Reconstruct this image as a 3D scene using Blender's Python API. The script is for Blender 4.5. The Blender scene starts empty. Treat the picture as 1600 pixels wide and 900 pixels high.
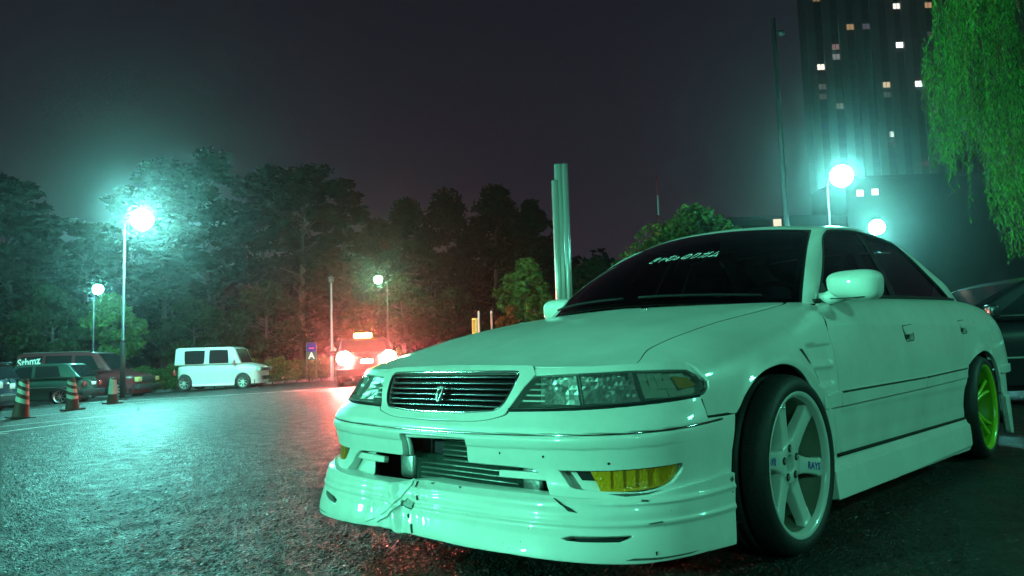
import bpy, bmesh, math, random
import numpy as np
from math import radians, sin, cos, pi
from mathutils import Vector, Matrix
from mathutils.geometry import delaunay_2d_cdt
random.seed(7); RNG=np.random.default_rng(7)
sc=bpy.context.scene; COL=sc.collection
# ------------------------------------------------------------------ camera
CC=np.array([1.99585,-1.70502,0.72049])
CR=np.array([0.72333727,0.68974683,-0.0321326]); CU=np.array([0.08290289,-0.04055297,0.99573218]); CF=np.array([-0.68550004,0.72291408,0.08651548])
cam=bpy.data.cameras.new('camera'); camo=bpy.data.objects.new('camera',cam); COL.objects.link(camo)
camo.matrix_world=Matrix(((CR[0],CU[0],-CF[0],CC[0]),(CR[1],CU[1],-CF[1],CC[1]),(CR[2],CU[2],-CF[2],CC[2]),(0,0,0,1)))
cam.sensor_width=36; cam.lens=1179.987/1600*36; cam.clip_start=.05; cam.clip_end=2000
sc.camera=camo
def at(px,d): return CC+(CF+CR*(px[0]-800)/1179.987-CU*(px[1]-450)/1179.987)*d
# ------------------------------------------------------------------ world, view
w=bpy.data.worlds.new('World'); sc.world=w; w.use_nodes=True
nt=w.node_tree; nt.nodes.clear()
out=nt.nodes.new('ShaderNodeOutputWorld'); bg=nt.nodes.new('ShaderNodeBackground'); cr=nt.nodes.new('ShaderNodeValToRGB')
tc=nt.nodes.new('ShaderNodeTexCoord'); sx=nt.nodes.new('ShaderNodeSeparateXYZ')
nt.links.new(tc.outputs['Generated'],sx.inputs[0]); nt.links.new(sx.outputs['Z'],cr.inputs[0]); nt.links.new(cr.outputs[0],bg.inputs[0]); nt.links.new(bg.outputs[0],out.inputs[0])
cr.color_ramp.elements[0].position=0; cr.color_ramp.elements[0].color=(.036,.025,.036,1)
cr.color_ramp.elements[1].position=.6; cr.color_ramp.elements[1].color=(.0065,.0085,.013,1)
e=cr.color_ramp.elements.new(.22); e.color=(.018,.015,.023,1)
bg.inputs[1].default_value=1.0
sc.view_settings.view_transform='Standard'; sc.view_settings.look='None'; sc.view_settings.exposure=0; sc.view_settings.gamma=1
sc.render.engine='CYCLES'
cy=sc.cycles; cy.use_denoising=True; cy.max_bounces=6; cy.diffuse_bounces=2; cy.glossy_bounces=3; cy.transmission_bounces=4; cy.transparent_max_bounces=8; cy.volume_bounces=0
cy.sample_clamp_indirect=4; cy.caustics_reflective=False; cy.caustics_refractive=False
try: cy.denoising_prefilter='NONE'
except Exception: pass
KI=300.; KR=1600.; HZ=.0013; HA=.94   # lamp intensity, tail lamp radiance, mist
# ------------------------------------------------------------------ materials
MATS={}
def mat(name,col=(.5,.5,.5),rough=.5,metal=0,emit=None,es=0,coat=0,bump=None,var=None,spec=.5,crough=.03):
    """col base colour; bump=(scale,strength,detail); var=(scale,amount) colour noise"""
    if name in MATS: return MATS[name]
    m=bpy.data.materials.new(name); m.use_nodes=True; n=m.node_tree; b=n.nodes['Principled BSDF']
    b.inputs['Base Color'].default_value=(*col,1); b.inputs['Roughness'].default_value=rough; b.inputs['Metallic'].default_value=metal
    b.inputs['Coat Weight'].default_value=coat; b.inputs['Coat Roughness'].default_value=crough; b.inputs['Specular IOR Level'].default_value=spec
    if emit: b.inputs['Emission Color'].default_value=(*emit,1); b.inputs['Emission Strength'].default_value=es
    if bump or var:
        t=n.nodes.new('ShaderNodeTexCoord')
    if var:
        z=n.nodes.new('ShaderNodeTexNoise'); z.inputs['Scale'].default_value=var[0]; z.inputs['Detail'].default_value=5; z.inputs['Roughness'].default_value=.65
        mr=n.nodes.new('ShaderNodeMapRange'); mr.inputs[1].default_value=.3; mr.inputs[2].default_value=.7; mr.inputs[3].default_value=1-var[1]; mr.inputs[4].default_value=1+var[1]*.6
        mx=n.nodes.new('ShaderNodeVectorMath'); mx.operation='SCALE'; mx.inputs[0].default_value=col
        n.links.new(t.outputs['Object'],z.inputs['Vector']); n.links.new(z.outputs[0],mr.inputs[0]); n.links.new(mr.outputs[0],mx.inputs['Scale']); n.links.new(mx.outputs[0],b.inputs['Base Color'])
    if bump:
        z=n.nodes.new('ShaderNodeTexNoise'); z.inputs['Scale'].default_value=bump[0]; z.inputs['Detail'].default_value=bump[2]
        bm=n.nodes.new('ShaderNodeBump'); bm.inputs['Strength'].default_value=bump[1]; bm.inputs['Distance'].default_value=.01
        n.links.new(t.outputs['Object'],z.inputs['Vector']); n.links.new(z.outputs[0],bm.inputs['Height']); n.links.new(bm.outputs[0],b.inputs['Normal'])
    MATS[name]=m; return m
def glass(name,tint=(.1,.1,.1),rough=.02,ior=1.5):
    if name in MATS: return MATS[name]
    m=bpy.data.materials.new(name); m.use_nodes=True; n=m.node_tree; n.nodes.clear()
    o=n.nodes.new('ShaderNodeOutputMaterial'); t=n.nodes.new('ShaderNodeBsdfTransparent'); t.inputs[0].default_value=(*tint,1)
    g=n.nodes.new('ShaderNodeBsdfGlossy'); g.inputs['Roughness'].default_value=rough; f=n.nodes.new('ShaderNodeFresnel'); f.inputs[0].default_value=ior
    x=n.nodes.new('ShaderNodeMixShader'); n.links.new(f.outputs[0],x.inputs[0]); n.links.new(t.outputs[0],x.inputs[1]); n.links.new(g.outputs[0],x.inputs[2]); n.links.new(x.outputs[0],o.inputs[0])
    MATS[name]=m; return m
def emis(name,col,s):
    if name in MATS: return MATS[name]
    m=bpy.data.materials.new(name); m.use_nodes=True; n=m.node_tree; n.nodes.clear()
    o=n.nodes.new('ShaderNodeOutputMaterial'); e=n.nodes.new('ShaderNodeEmission'); e.inputs[0].default_value=(*col,1); e.inputs[1].default_value=s
    n.links.new(e.outputs[0],o.inputs[0]); MATS[name]=m; return m
def paint_worn():
    """white car paint under clear lacquer, with faint road film and a few chips"""
    m=mat('white_paint',(.80,.82,.78),.42,coat=.55,crough=.045); n=m.node_tree; b=n.nodes['Principled BSDF']
    t=n.nodes.new('ShaderNodeTexCoord'); z=n.nodes.new('ShaderNodeTexNoise'); z.inputs['Scale'].default_value=2.3; z.inputs['Detail'].default_value=8; z.inputs['Roughness'].default_value=.7
    r=n.nodes.new('ShaderNodeValToRGB'); r.color_ramp.elements[0].position=.34; r.color_ramp.elements[0].color=(.70,.71,.66,1); r.color_ramp.elements[1].position=.6; r.color_ramp.elements[1].color=(.82,.84,.80,1)
    n.links.new(t.outputs['Object'],z.inputs['Vector']); n.links.new(z.outputs[0],r.inputs[0])
    v=n.nodes.new('ShaderNodeTexVoronoi'); v.inputs['Scale'].default_value=26; n.links.new(t.outputs['Object'],v.inputs['Vector'])
    lt=n.nodes.new('ShaderNodeMath'); lt.operation='LESS_THAN'; lt.inputs[1].default_value=.035; n.links.new(v.outputs['Distance'],lt.inputs[0])
    sx=n.nodes.new('ShaderNodeSeparateXYZ'); n.links.new(t.outputs['Object'],sx.inputs[0])
    lw=n.nodes.new('ShaderNodeMapRange'); lw.inputs[1].default_value=.5; lw.inputs[2].default_value=.3; n.links.new(sx.outputs['Z'],lw.inputs[0])
    mu=n.nodes.new('ShaderNodeMath'); mu.operation='MULTIPLY'; n.links.new(lt.outputs[0],mu.inputs[0]); n.links.new(lw.outputs[0],mu.inputs[1])
    c2=n.nodes.new('ShaderNodeMath'); c2.operation='MULTIPLY'; c2.inputs[1].default_value=.8; n.links.new(mu.outputs[0],c2.inputs[0])
    mx=n.nodes.new('ShaderNodeMix'); mx.data_type='RGBA'; n.links.new(c2.outputs[0],mx.inputs[0]); n.links.new(r.outputs[0],mx.inputs[6]); mx.inputs[7].default_value=(.05,.05,.04,1); n.links.new(mx.outputs[2],b.inputs['Base Color'])
    z2=n.nodes.new('ShaderNodeTexNoise'); z2.inputs['Scale'].default_value=160; bm=n.nodes.new('ShaderNodeBump'); bm.inputs['Strength'].default_value=.012; bm.inputs['Distance'].default_value=.005
    n.links.new(t.outputs['Object'],z2.inputs['Vector']); n.links.new(z2.outputs[0],bm.inputs['Height']); n.links.new(bm.outputs[0],b.inputs['Coat Normal'])
    return m
PAINT=paint_worn()
BLACK=mat('black_plastic',(.012,.012,.014),.5); RUB=mat('tyre_rubber',(.02,.02,.021),.6,bump=(60,.25,3)); RUBS=mat('rubber_seal',(.01,.01,.011),.45)
CHROME=mat('chrome',(.75,.76,.76),.12,1); DCHROME=mat('dark_chrome',(.16,.15,.17),.2,1); DARK=mat('dark_void',(.006,.006,.007),.8)
ALU=mat('aluminium',(.6,.62,.6),.35,1,bump=(90,.2,2)); WGLASS=glass('window_glass',(.20,.22,.24)); CLEAR=glass('clear_lens',(.93,.95,.94),.03)
_n=CLEAR.node_tree; _d=_n.nodes.new('ShaderNodeBsdfDiffuse'); _d.inputs[0].default_value=(.8,.82,.8,1); _x=_n.nodes.new('ShaderNodeMixShader'); _x.inputs[0].default_value=.06   # faint lens clouding, painted in to brighten the headlamps
_o=[q for q in _n.nodes if q.type=='OUTPUT_MATERIAL'][0]; _s=_o.inputs[0].links[0].from_socket; _n.links.new(_s,_x.inputs[1]); _n.links.new(_d.outputs[0],_x.inputs[2]); _n.links.new(_x.outputs[0],_o.inputs[0])

AMBER=mat('amber_lens',(.75,.30,.02),.15,coat=1); FOGY=mat('yellow_lens',(.72,.30,.006),.18,coat=1,bump=(90,.5,1))
# ------------------------------------------------------------------ mesh helpers
def tag(o,label=None,cat=None,group=None,kind=None):
    if label:o['label']=label
    if cat:o['category']=cat
    if group:o['group']=group
    if kind:o['kind']=kind
    return o
def M(name,g,m,parent=None,smooth=False,normals=None,loc=None):
    V,Fa=g; me=bpy.data.meshes.new(name)
    me.from_pydata([tuple(map(float,v)) for v in V],[],[tuple(map(int,f)) for f in Fa]); me.update()
    for k in (m if isinstance(m,(list,tuple)) else [m]): me.materials.append(k)
    if smooth: me.polygons.foreach_set('use_smooth',[True]*len(me.polygons))
    if normals is not None: me.normals_split_custom_set_from_vertices([tuple(map(float,v)) for v in normals])
    o=bpy.data.objects.new(name,me); COL.objects.link(o)
    if parent is not None: o.parent=parent
    if loc is not None: o.location=loc
    return o
def E_(name,loc=(0,0,0),rz=0,parent=None):
    o=bpy.data.objects.new(name,None); o.empty_display_size=.2; COL.objects.link(o); o.location=loc; o.rotation_euler=(0,0,rz)
    if parent is not None:o.parent=parent
    return o
def copy_tree(o,parent=None):
    c=o.copy(); COL.objects.link(c); c.parent=parent
    for ch in list(o.children): copy_tree(ch,c)
    return c
def join(*gs):
    V=[];Fa=[]
    for g in gs:
        k=len(V); V+=list(map(tuple,g[0])); Fa+=[tuple(i+k for i in f) for f in g[1]]
    return V,Fa
def box(x0,x1,y0,y1,z0,z1):
    return [(x0,y0,z0),(x1,y0,z0),(x1,y1,z0),(x0,y1,z0),(x0,y0,z1),(x1,y0,z1),(x1,y1,z1),(x0,y1,z1)],[(0,3,2,1),(4,5,6,7),(0,1,5,4),(1,2,6,5),(2,3,7,6),(3,0,4,7)]
def bbox(x0,x1,y0,y1,z0,z1,b=.01,seg=2): return bev(box(x0,x1,y0,y1,z0,z1),b,seg)
def bev(g,b,seg=2):
    bm=bmesh.new(); vs=[bm.verts.new(v) for v in g[0]]
    for f in g[1]: bm.faces.new([vs[i] for i in f])
    bmesh.ops.bevel(bm,geom=list(bm.edges)+list(bm.verts),offset=b,segments=seg,affect='EDGES',profile=.5,clamp_overlap=True)
    bm.verts.index_update(); r=([tuple(v.co) for v in bm.verts],[tuple(v.index for v in f.verts) for f in bm.faces]); bm.free(); return r
def xf(g,m): return [tuple(m@Vector(v)) for v in g[0]],g[1]
def tube(pts,r,n=10,closed=False,cap=True):
    P=[Vector(p) for p in pts]; N=len(P); rs=r if isinstance(r,(list,tuple)) else [r]*N; V=[];Fa=[]; up=Vector((0,0,1)); a=None
    for i,p in enumerate(P):
        if closed: t=(P[(i+1)%N]-P[i-1])
        else: t=P[min(i+1,N-1)]-P[max(i-1,0)]
        t.normalize()
        if a is None:
            a=t.cross(up if abs(t.z)<.95 else Vector((1,0,0))).normalized()
        a=(a-t*a.dot(t)).normalized(); b=t.cross(a)
        for k in range(n):
            q=2*pi*k/n; V.append(tuple(p+(a*cos(q)+b*sin(q))*rs[i]))
    for i in range(N if closed else N-1):
        for k in range(n):
            j=(i+1)%N; Fa.append((i*n+k,i*n+(k+1)%n,j*n+(k+1)%n,j*n+k))
    if cap and not closed: Fa+= [tuple(range(n-1,-1,-1)),tuple((N-1)*n+k for k in range(n))]
    return V,Fa
def lathe(prof,n=32,axis='z',cap=False):
    """prof [(r,h)]; axis of revolution x, y or z"""
    V=[];Fa=[]
    for r,h in prof:
        for k in range(n):
            q=2*pi*k/n; c,s=r*cos(q),r*sin(q)
            V.append((c,s,h) if axis=='z' else (h,c,s) if axis=='x' else (c,h,s))
    for i in range(len(prof)-1):
        for k in range(n): Fa.append((i*n+k,i*n+(k+1)%n,(i+1)*n+(k+1)%n,(i+1)*n+k))
    if cap: Fa+= [tuple(range(n)),tuple((len(prof)-1)*n+k for k in range(n-1,-1,-1))]
    return V,Fa
def ball(c,r,nu=16,nv=10):
    V=[];Fa=[]
    rx,ry,rz=r if isinstance(r,(tuple,list)) else (r,r,r)
    for i in range(nv+1):
        a=pi*i/nv
        for k in range(nu): V.append((c[0]+rx*sin(a)*cos(2*pi*k/nu),c[1]+ry*sin(a)*sin(2*pi*k/nu),c[2]-rz*cos(a)))
    for i in range(nv):
        for k in range(nu): Fa.append((i*nu+k,i*nu+(k+1)%nu,(i+1)*nu+(k+1)%nu,(i+1)*nu+k))
    return V,Fa
def grid(P):
    """P array (n,m,3)"""
    n,m=P.shape[:2]; return [tuple(v) for v in P.reshape(-1,3)],[(i*m+j,i*m+j+1,(i+1)*m+j+1,(i+1)*m+j) for i in range(n-1) for j in range(m-1)]
def spl(pts,k=6,closed=False):
    """Catmull-Rom through points"""
    P=[np.array(p,float) for p in pts]; n=len(P); o=[]
    for i in range(n if closed else n-1):
        p1,p2=P[i],P[(i+1)%n]; p0=P[i-1] if (i>0 or closed) else 2*p1-p2; p3=P[(i+2)%n] if (i+2<n or closed) else 2*p2-p1
        for t in np.linspace(0,1,k,endpoint=False): o.append(.5*((2*p1)+(-p0+p2)*t+(2*p0-5*p1+4*p2-p3)*t*t+(-p0+3*p1-3*p2+p3)*t**3))
    if not closed:o.append(P[-1])
    return [tuple(p) for p in o]
def inpoly(pts,poly):
    x,y=pts[:,0],pts[:,1]; r=np.zeros(len(x),bool); j=len(poly)-1
    for i in range(len(poly)):
        xi,yi=poly[i]; xj,yj=poly[j]
        if yi!=yj: r^=((yi>y)!=(yj>y))&(x<(xj-xi)*(y-yi)/(yj-yi)+xi)
        j=i
    return r
def resample(poly,h):
    o=[]; P=[np.array(p,float) for p in poly]
    for i in range(len(P)):
        a,b=P[i],P[(i+1)%len(P)]; L=np.linalg.norm(b-a)
        if L<1e-9: continue
        k=max(1,int(math.ceil(L/h)))
        for t in range(k): o.append(a+(b-a)*t/k)
    return np.array(o)
def dist_poly(pts,q):
    d=np.full(len(pts),1e9)
    for i in range(0,len(q)): d=np.minimum(d,np.hypot(pts[:,0]-q[i,0],pts[:,1]-q[i,1]))
    return d
def patch(S,outer,holes=(),h=.02,sc2=(1,1),depth=.012,off=0,mirror=False,ref=None,lip=True):
    """trimmed piece of the surface S(u,v): returns mesh and vertex normals. ref: point the normals look away from"""
    s=np.array(sc2,float); loops=[resample(np.array(outer)*s,h)]+[resample(np.array(q)*s,h) for q in holes]
    lo=loops[0].min(0); hi=loops[0].max(0); gx=np.arange(lo[0]+h/2,hi[0],h); gy=np.arange(lo[1]+h/2,hi[1],h)
    G=np.array([(a+(h*.25 if k%2 else -h*.25),b) for k,b in enumerate(gy) for a in gx]) if len(gx) and len(gy) else np.zeros((0,2))
    if len(G):
        k=inpoly(G,loops[0])
        for q in loops[1:]: k&=~inpoly(G,q)
        G=G[k]
        if len(G): G=G[dist_poly(G,np.vstack(loops))>h*.55]
    pts=[Vector(p) for q in loops for p in q]+[Vector(p) for p in G]; ed=[];k=0
    for q in loops: ed+=[(k+i,k+(i+1)%len(q)) for i in range(len(q))]; k+=len(q)
    vo,_,fo,_,_,_=delaunay_2d_cdt(pts,ed,[],0,1e-6)
    vo=np.array([tuple(v) for v in vo]); fo=[tuple(f) for f in fo]; cen=np.array([vo[list(f)].mean(0) for f in fo])
    k=inpoly(cen,loops[0])
    for q in loops[1:]: k&=~inpoly(cen,q)
    fo=[f for f,z in zip(fo,k) if z]; uv=vo/s
    e=1e-3/s
    def norm(uv):
        du=S(uv[:,0]+e[0],uv[:,1])-S(uv[:,0]-e[0],uv[:,1]); dv=S(uv[:,0],uv[:,1]+e[1])-S(uv[:,0],uv[:,1]-e[1]); n=np.cross(du,dv); n/=np.linalg.norm(n,axis=1)[:,None]+1e-12; return n
    N=norm(uv); P=S(uv[:,0],uv[:,1]); R=np.array(ref if ref is not None else (0,2,.45))
    flip=((P-R)*N).sum(1).mean()<0
    if flip:N=-N
    P=P+N*off
    # winding by normals
    tri=np.array([f[:3] for f in fo]); fn=np.cross(P[tri[:,1]]-P[tri[:,0]],P[tri[:,2]]-P[tri[:,0]])
    if (fn*N[tri[:,0]]).sum()<0: fo=[f[::-1] for f in fo]
    V=list(P);NN=list(N)
    if depth:
        from collections import defaultdict
        ec=defaultdict(int)
        for f in fo:
            for a,b in zip(f,f[1:]+f[:1]): ec[(a,b)]+=1
        be=[(a,b) for (a,b) in ec if (b,a) not in ec]; nxt={a:b for a,b in be}; prv={b:a for a,b in be}; ids={}
        r=min(.0035,depth*.3)
        for a,b in be:
            for q in (a,b):
                if q not in ids:
                    c=P[nxt.get(q,q)]-P[prv.get(q,q)]; sd=np.cross(c,N[q]); sd/=np.linalg.norm(sd)+1e-9
                    m1=N[q]+sd; m1/=np.linalg.norm(m1)+1e-9
                    k=len(V); V+= [P[q],P[q]+sd*r*.75-N[q]*r*.35,P[q]+sd*r-N[q]*r*1.2,P[q]+sd*r-N[q]*r*1.2,P[q]+sd*r-N[q]*depth]; NN+=[N[q],m1,sd,sd,sd]; ids[q]=k
        for a,b in be:
            i,j=ids[a],ids[b]; fo+= [(j,i,i+1,j+1),(j+1,i+1,i+2,j+2),(j+3,i+3,i+4,j+4)]
    V=np.array(V);NN=np.array(NN)
    if mirror: V=V*[-1,1,1]; NN=NN*[-1,1,1]; fo=[f[::-1] for f in fo]
    return (V,fo),NN
def P_(name,S,outer,m,parent,mirror=False,**k):
    g,n=patch(S,outer,mirror=mirror,**k); return M(name,g,m,parent,True,n)
def both(name,S,outer,m,parent,**k):
    return P_(name,S,outer,m,parent,False,**k),P_(name,S,outer,m,parent,True,**k)
def text_mesh(s,size=1,bold=0,font=None):
    c=bpy.data.curves.new('t','FONT'); c.body=s; c.size=size; c.align_x='CENTER'; c.align_y='CENTER'; c.resolution_u=3; c.offset=bold
    o=bpy.data.objects.new('t',c); COL.objects.link(o); bpy.context.view_layer.update()
    me=bpy.data.meshes.new_from_object(o.evaluated_get(bpy.context.evaluated_depsgraph_get()))
    g=[tuple(v.co) for v in me.vertices],[tuple(p.vertices) for p in me.polygons]
    bpy.data.objects.remove(o); bpy.data.curves.remove(c); bpy.data.meshes.remove(me); return g
def pchip(xs,ys,x):
    xs=np.asarray(xs,float); ys=np.asarray(ys,float); h=np.diff(xs); d=np.diff(ys)/h; m=np.zeros(len(xs))
    for i in range(1,len(xs)-1):
        if d[i-1]*d[i]>0: w1=2*h[i]+h[i-1]; w2=h[i]+2*h[i-1]; m[i]=(w1+w2)/(w1/d[i-1]+w2/d[i])
    m[0]=d[0]; m[-1]=d[-1]
    x=np.clip(x,xs[0],xs[-1]); i=np.clip(np.searchsorted(xs,x)-1,0,len(h)-1); t=(x-xs[i])/h[i]
    return (2*t**3-3*t**2+1)*ys[i]+(t**3-2*t**2+t)*h[i]*m[i]+(-2*t**3+3*t**2)*ys[i+1]+(t**3-t**2)*h[i]*m[i+1]
def gsm(a,s,ax):
    k=int(3*s)+1; w=np.exp(-.5*(np.arange(-k,k+1)/s)**2); w/=w.sum()
    pad=[(0,0)]*a.ndim; pad[ax]=(k,k); b=np.pad(a,pad,mode='reflect',reflect_type='odd')
    return np.apply_along_axis(lambda r:np.convolve(r,w,'valid'),ax,b)
# ---- body loft
YS=[-.15,.0,.25,.5,.9,1.35,1.9,3.0,3.8,4.35,4.72]
SEC=[ # k0..k8 (x,z)
[(.42,.18),(.45,.34),(.46,.48),(.44,.58),(.40,.62),(.34,.635),(.26,.64),(.14,.645),(0,.645)],
[(.55,.18),(.62,.34),(.63,.48),(.60,.595),(.55,.635),(.48,.648),(.39,.652),(.21,.655),(0,.656)],
[(.74,.18),(.79,.34),(.80,.48),(.785,.61),(.745,.668),(.675,.692),(.55,.706),(.32,.724),(0,.731)],
[(.80,.18),(.845,.34),(.848,.48),(.842,.62),(.80,.70),(.73,.74),(.63,.765),(.36,.79),(0,.80)],
[(.83,.18),(.872,.34),(.876,.48),(.868,.63),(.835,.74),(.765,.80),(.67,.83),(.38,.86),(0,.872)],
[(.825,.18),(.858,.34),(.868,.48),(.868,.63),(.85,.77),(.79,.86),(.71,.89),(.40,.92),(0,.935)],
[(.82,.18),(.855,.34),(.868,.48),(.870,.63),(.858,.79),(.80,.90),(.73,.93),(.42,.95),(0,.96)],
[(.82,.18),(.855,.34),(.868,.48),(.870,.63),(.858,.81),(.80,.93),(.73,.96),(.42,.98),(0,.99)],
[(.83,.18),(.87,.34),(.875,.48),(.868,.63),(.85,.81),(.79,.93),(.70,.98),(.36,1.0),(0,1.01)],
[(.82,.18),(.86,.34),(.865,.48),(.858,.63),(.84,.80),(.765,.92),(.65,.972),(.33,.995),(0,1.0)],
[(.78,.18),(.805,.34),(.81,.48),(.80,.63),(.775,.79),(.70,.90),(.60,.95),(.30,.98),(0,.985)]]
def body_table():
    S=np.array(SEC); yy=np.arange(-.15,4.7201,.01); uu=np.linspace(0,8,161)
    A=np.empty((len(yy),9,2))
    for k in range(9):
        for c in range(2): A[:,k,c]=pchip(YS,S[:,k,c],yy)
    T=np.empty((len(yy),161,2))
    for i in range(len(yy)):
        for c in range(2): T[i,:,c]=pchip(range(9),A[i,:,c],uu)
    T=gsm(T,10,0); T=gsm(T,9,1); T[:,-1,0]=0
    return T
BT=body_table()
def bil(T,a,b):
    a=np.clip(a,0,T.shape[0]-1.001); b=np.clip(b,0,T.shape[1]-1.001); i=a.astype(int); j=b.astype(int); s=(a-i)[...,None]; t=(b-j)[...,None]
    return (T[i,j]*(1-s)+T[i+1,j]*s)*(1-t)+(T[i,j+1]*(1-s)+T[i+1,j+1]*s)*t
def B(y,u):
    y=np.asarray(y,float); u=np.asarray(u,float); p=bil(BT,(y+.15)/.01,u*20)
    return np.stack([p[...,0],y,p[...,1]],-1)
# ---- front loft F(phi deg, z)
FZ=[.06,.10,.14,.20,.235,.26,.29,.31,.34,.37,.40,.424,.430,.452,.459,.463,.469,.473,.485,.51,.54,.60,.66,.68,.70]
FY=[-.10,-.115,-.115,-.095,-.075,-.07,-.05,-.03,-.015,-.012,-.015,-.017,-.022,-.026,-.024,-.014,-.014,-.024,-.020,-.004,.014,.04,.075,.092,.122]
WZ=[.06,.10,.14,.20,.26,.29,.31,.34,.37,.40,.44,.50,.54,.60,.66,.70]
FW=[.86,.865,.865,.862,.858,.855,.852,.85,.85,.85,.85,.845,.835,.815,.79,.77]
YC=.62
def F(phi,z):
    z=np.asarray(z,float); ph=np.radians(np.asarray(phi,float)); W=pchip(WZ,FW,z)
    sh=.035*(np.abs(np.asarray(phi,float))/77)**2*np.clip((z-.36)/.05,0,1)*np.clip((.56-z)/.03,0,1)
    D=YC-pchip(FZ,FY,z-sh); n=pchip([.06,.2,.3,.38,.47,.52,.56,.66,.70],[3.5,3.6,3.9,4.1,4.4,4.1,3.8,3.5,3.5],z)
    r=((np.abs(np.sin(ph))/W)**n+(np.abs(np.cos(ph))/D)**n)**(-1/n)
    return np.stack([r*np.sin(ph),YC-r*np.cos(ph),z],-1)
# ---- windshield, a in -1..1, t 0..1
def WS(a,t):
    a=np.asarray(a,float); t=np.asarray(t,float)
    x=a*(.695*(1-t)+.505*t+.03*t*(1-t)); q=np.abs(a)**2.2
    y=(1.14+.30*q)*(1-t)+(1.93+.14*q)*t-.03*t*(1-t)*4*.6; z=(.945-.035*q)*(1-t)+(1.325-.035*q)*t+.035*4*t*(1-t)
    return np.stack([x,y,z],-1)
# ---- side glass plane (y,z)
def SG(y,z):
    y=np.asarray(y,float); z=np.asarray(z,float); h=z-.93
    k=np.where(y<2.5,1.2,1.7)
    return np.stack([.745-.055*((y-2.5)/k)**2-.36*h-.30*h*h,y,z],-1)

def SK(y,z):
    y=np.asarray(y,float); z=np.asarray(z,float)
    return np.stack([.85+.03*np.clip((.27-z)/.15,0,1.3)**.7+.012*np.clip((.247-z)/.010,0,1)-.012*np.clip((.132-z)/.02,0,1)+0*y,y,z],-1)
# ================================================================== setting
def gh(x,y):
    s=-(.0202*np.asarray(x,float)+.0165*np.asarray(y,float)); return -np.logaddexp(0,(s-.12)/.02)*.02*1.5
def gpt(px,d):
    """foot point on the ground under a bearing at a distance"""
    p=at((px,560),d); return np.array([p[0],p[1],float(gh(p[0],p[1]))])
def zat(px,py,d): return float(at((px,py),d)[2])
def asphalt(k=.8):
    m=bpy.data.materials.new('asphalt'); m.use_nodes=True; n=m.node_tree; b=n.nodes['Principled BSDF']; L=n.links.new
    t=n.nodes.new('ShaderNodeTexCoord')
    v=n.nodes.new('ShaderNodeTexVoronoi'); v.inputs['Scale'].default_value=85; v.inputs['Randomness'].default_value=1; L(t.outputs['Object'],v.inputs['Vector'])
    v2=n.nodes.new('ShaderNodeTexVoronoi'); v2.inputs['Scale'].default_value=210; L(t.outputs['Object'],v2.inputs['Vector'])
    z=n.nodes.new('ShaderNodeTexNoise'); z.inputs['Scale'].default_value=.35; z.inputs['Detail'].default_value=6; z.inputs['Roughness'].default_value=.6; L(t.outputs['Object'],z.inputs['Vector'])
    z2=n.nodes.new('ShaderNodeTexNoise'); z2.inputs['Scale'].default_value=7; z2.inputs['Detail'].default_value=5; L(t.outputs['Object'],z2.inputs['Vector'])
    r=n.nodes.new('ShaderNodeValToRGB'); r.color_ramp.elements[0].color=(.008,.008,.008,1); r.color_ramp.elements[1].color=(.055,.055,.053,1); r.color_ramp.elements[0].position=.2; r.color_ramp.elements[1].position=.90; e9=r.color_ramp.elements.new(.95); e9.color=(.30,.30,.28,1)
    L(v.outputs['Color'],r.inputs[0])
    mr=n.nodes.new('ShaderNodeMapRange'); mr.inputs[1].default_value=.35; mr.inputs[2].default_value=.65; mr.inputs[3].default_value=.65; mr.inputs[4].default_value=1.15; L(z.outputs[0],mr.inputs[0])
    sc_=n.nodes.new('ShaderNodeVectorMath'); sc_.operation='SCALE'; L(r.outputs[0],sc_.inputs[0]); L(mr.outputs[0],sc_.inputs['Scale']); L(sc_.outputs[0],b.inputs['Base Color'])
    ro=n.nodes.new('ShaderNodeMapRange'); ro.inputs[1].default_value=.3; ro.inputs[2].default_value=.7; ro.inputs[3].default_value=.38; ro.inputs[4].default_value=.58; L(z2.outputs[0],ro.inputs[0]); L(ro.outputs[0],b.inputs['Roughness'])
    a=n.nodes.new('ShaderNodeMath'); a.operation='MULTIPLY_ADD'; a.inputs[1].default_value=.45; L(v2.outputs['Distance'],a.inputs[0]); L(v.outputs['Distance'],a.inputs[2])
    bm=n.nodes.new('ShaderNodeBump'); bm.inputs['Strength'].default_value=k; bm.inputs['Distance'].default_value=.011; bm.invert=True; L(a.outputs[0],bm.inputs['Height']); L(bm.outputs[0],b.inputs['Normal'])
    b.inputs['Specular IOR Level'].default_value=.36
    return m
ASPH=asphalt()
u=np.linspace(-1,1,221); ax=np.sign(u)*(np.abs(u)*22+np.maximum(np.abs(u)-.35,0)**2*560)
X,Y=np.meshgrid(ax-5,ax+5,indexing='ij'); g_=grid(np.stack([X,Y,gh(X,Y)],-1)); tag(M('ground',(g_[0],[f[::-1] for f in g_[1]]),ASPH,None,True),kind='structure')
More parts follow.
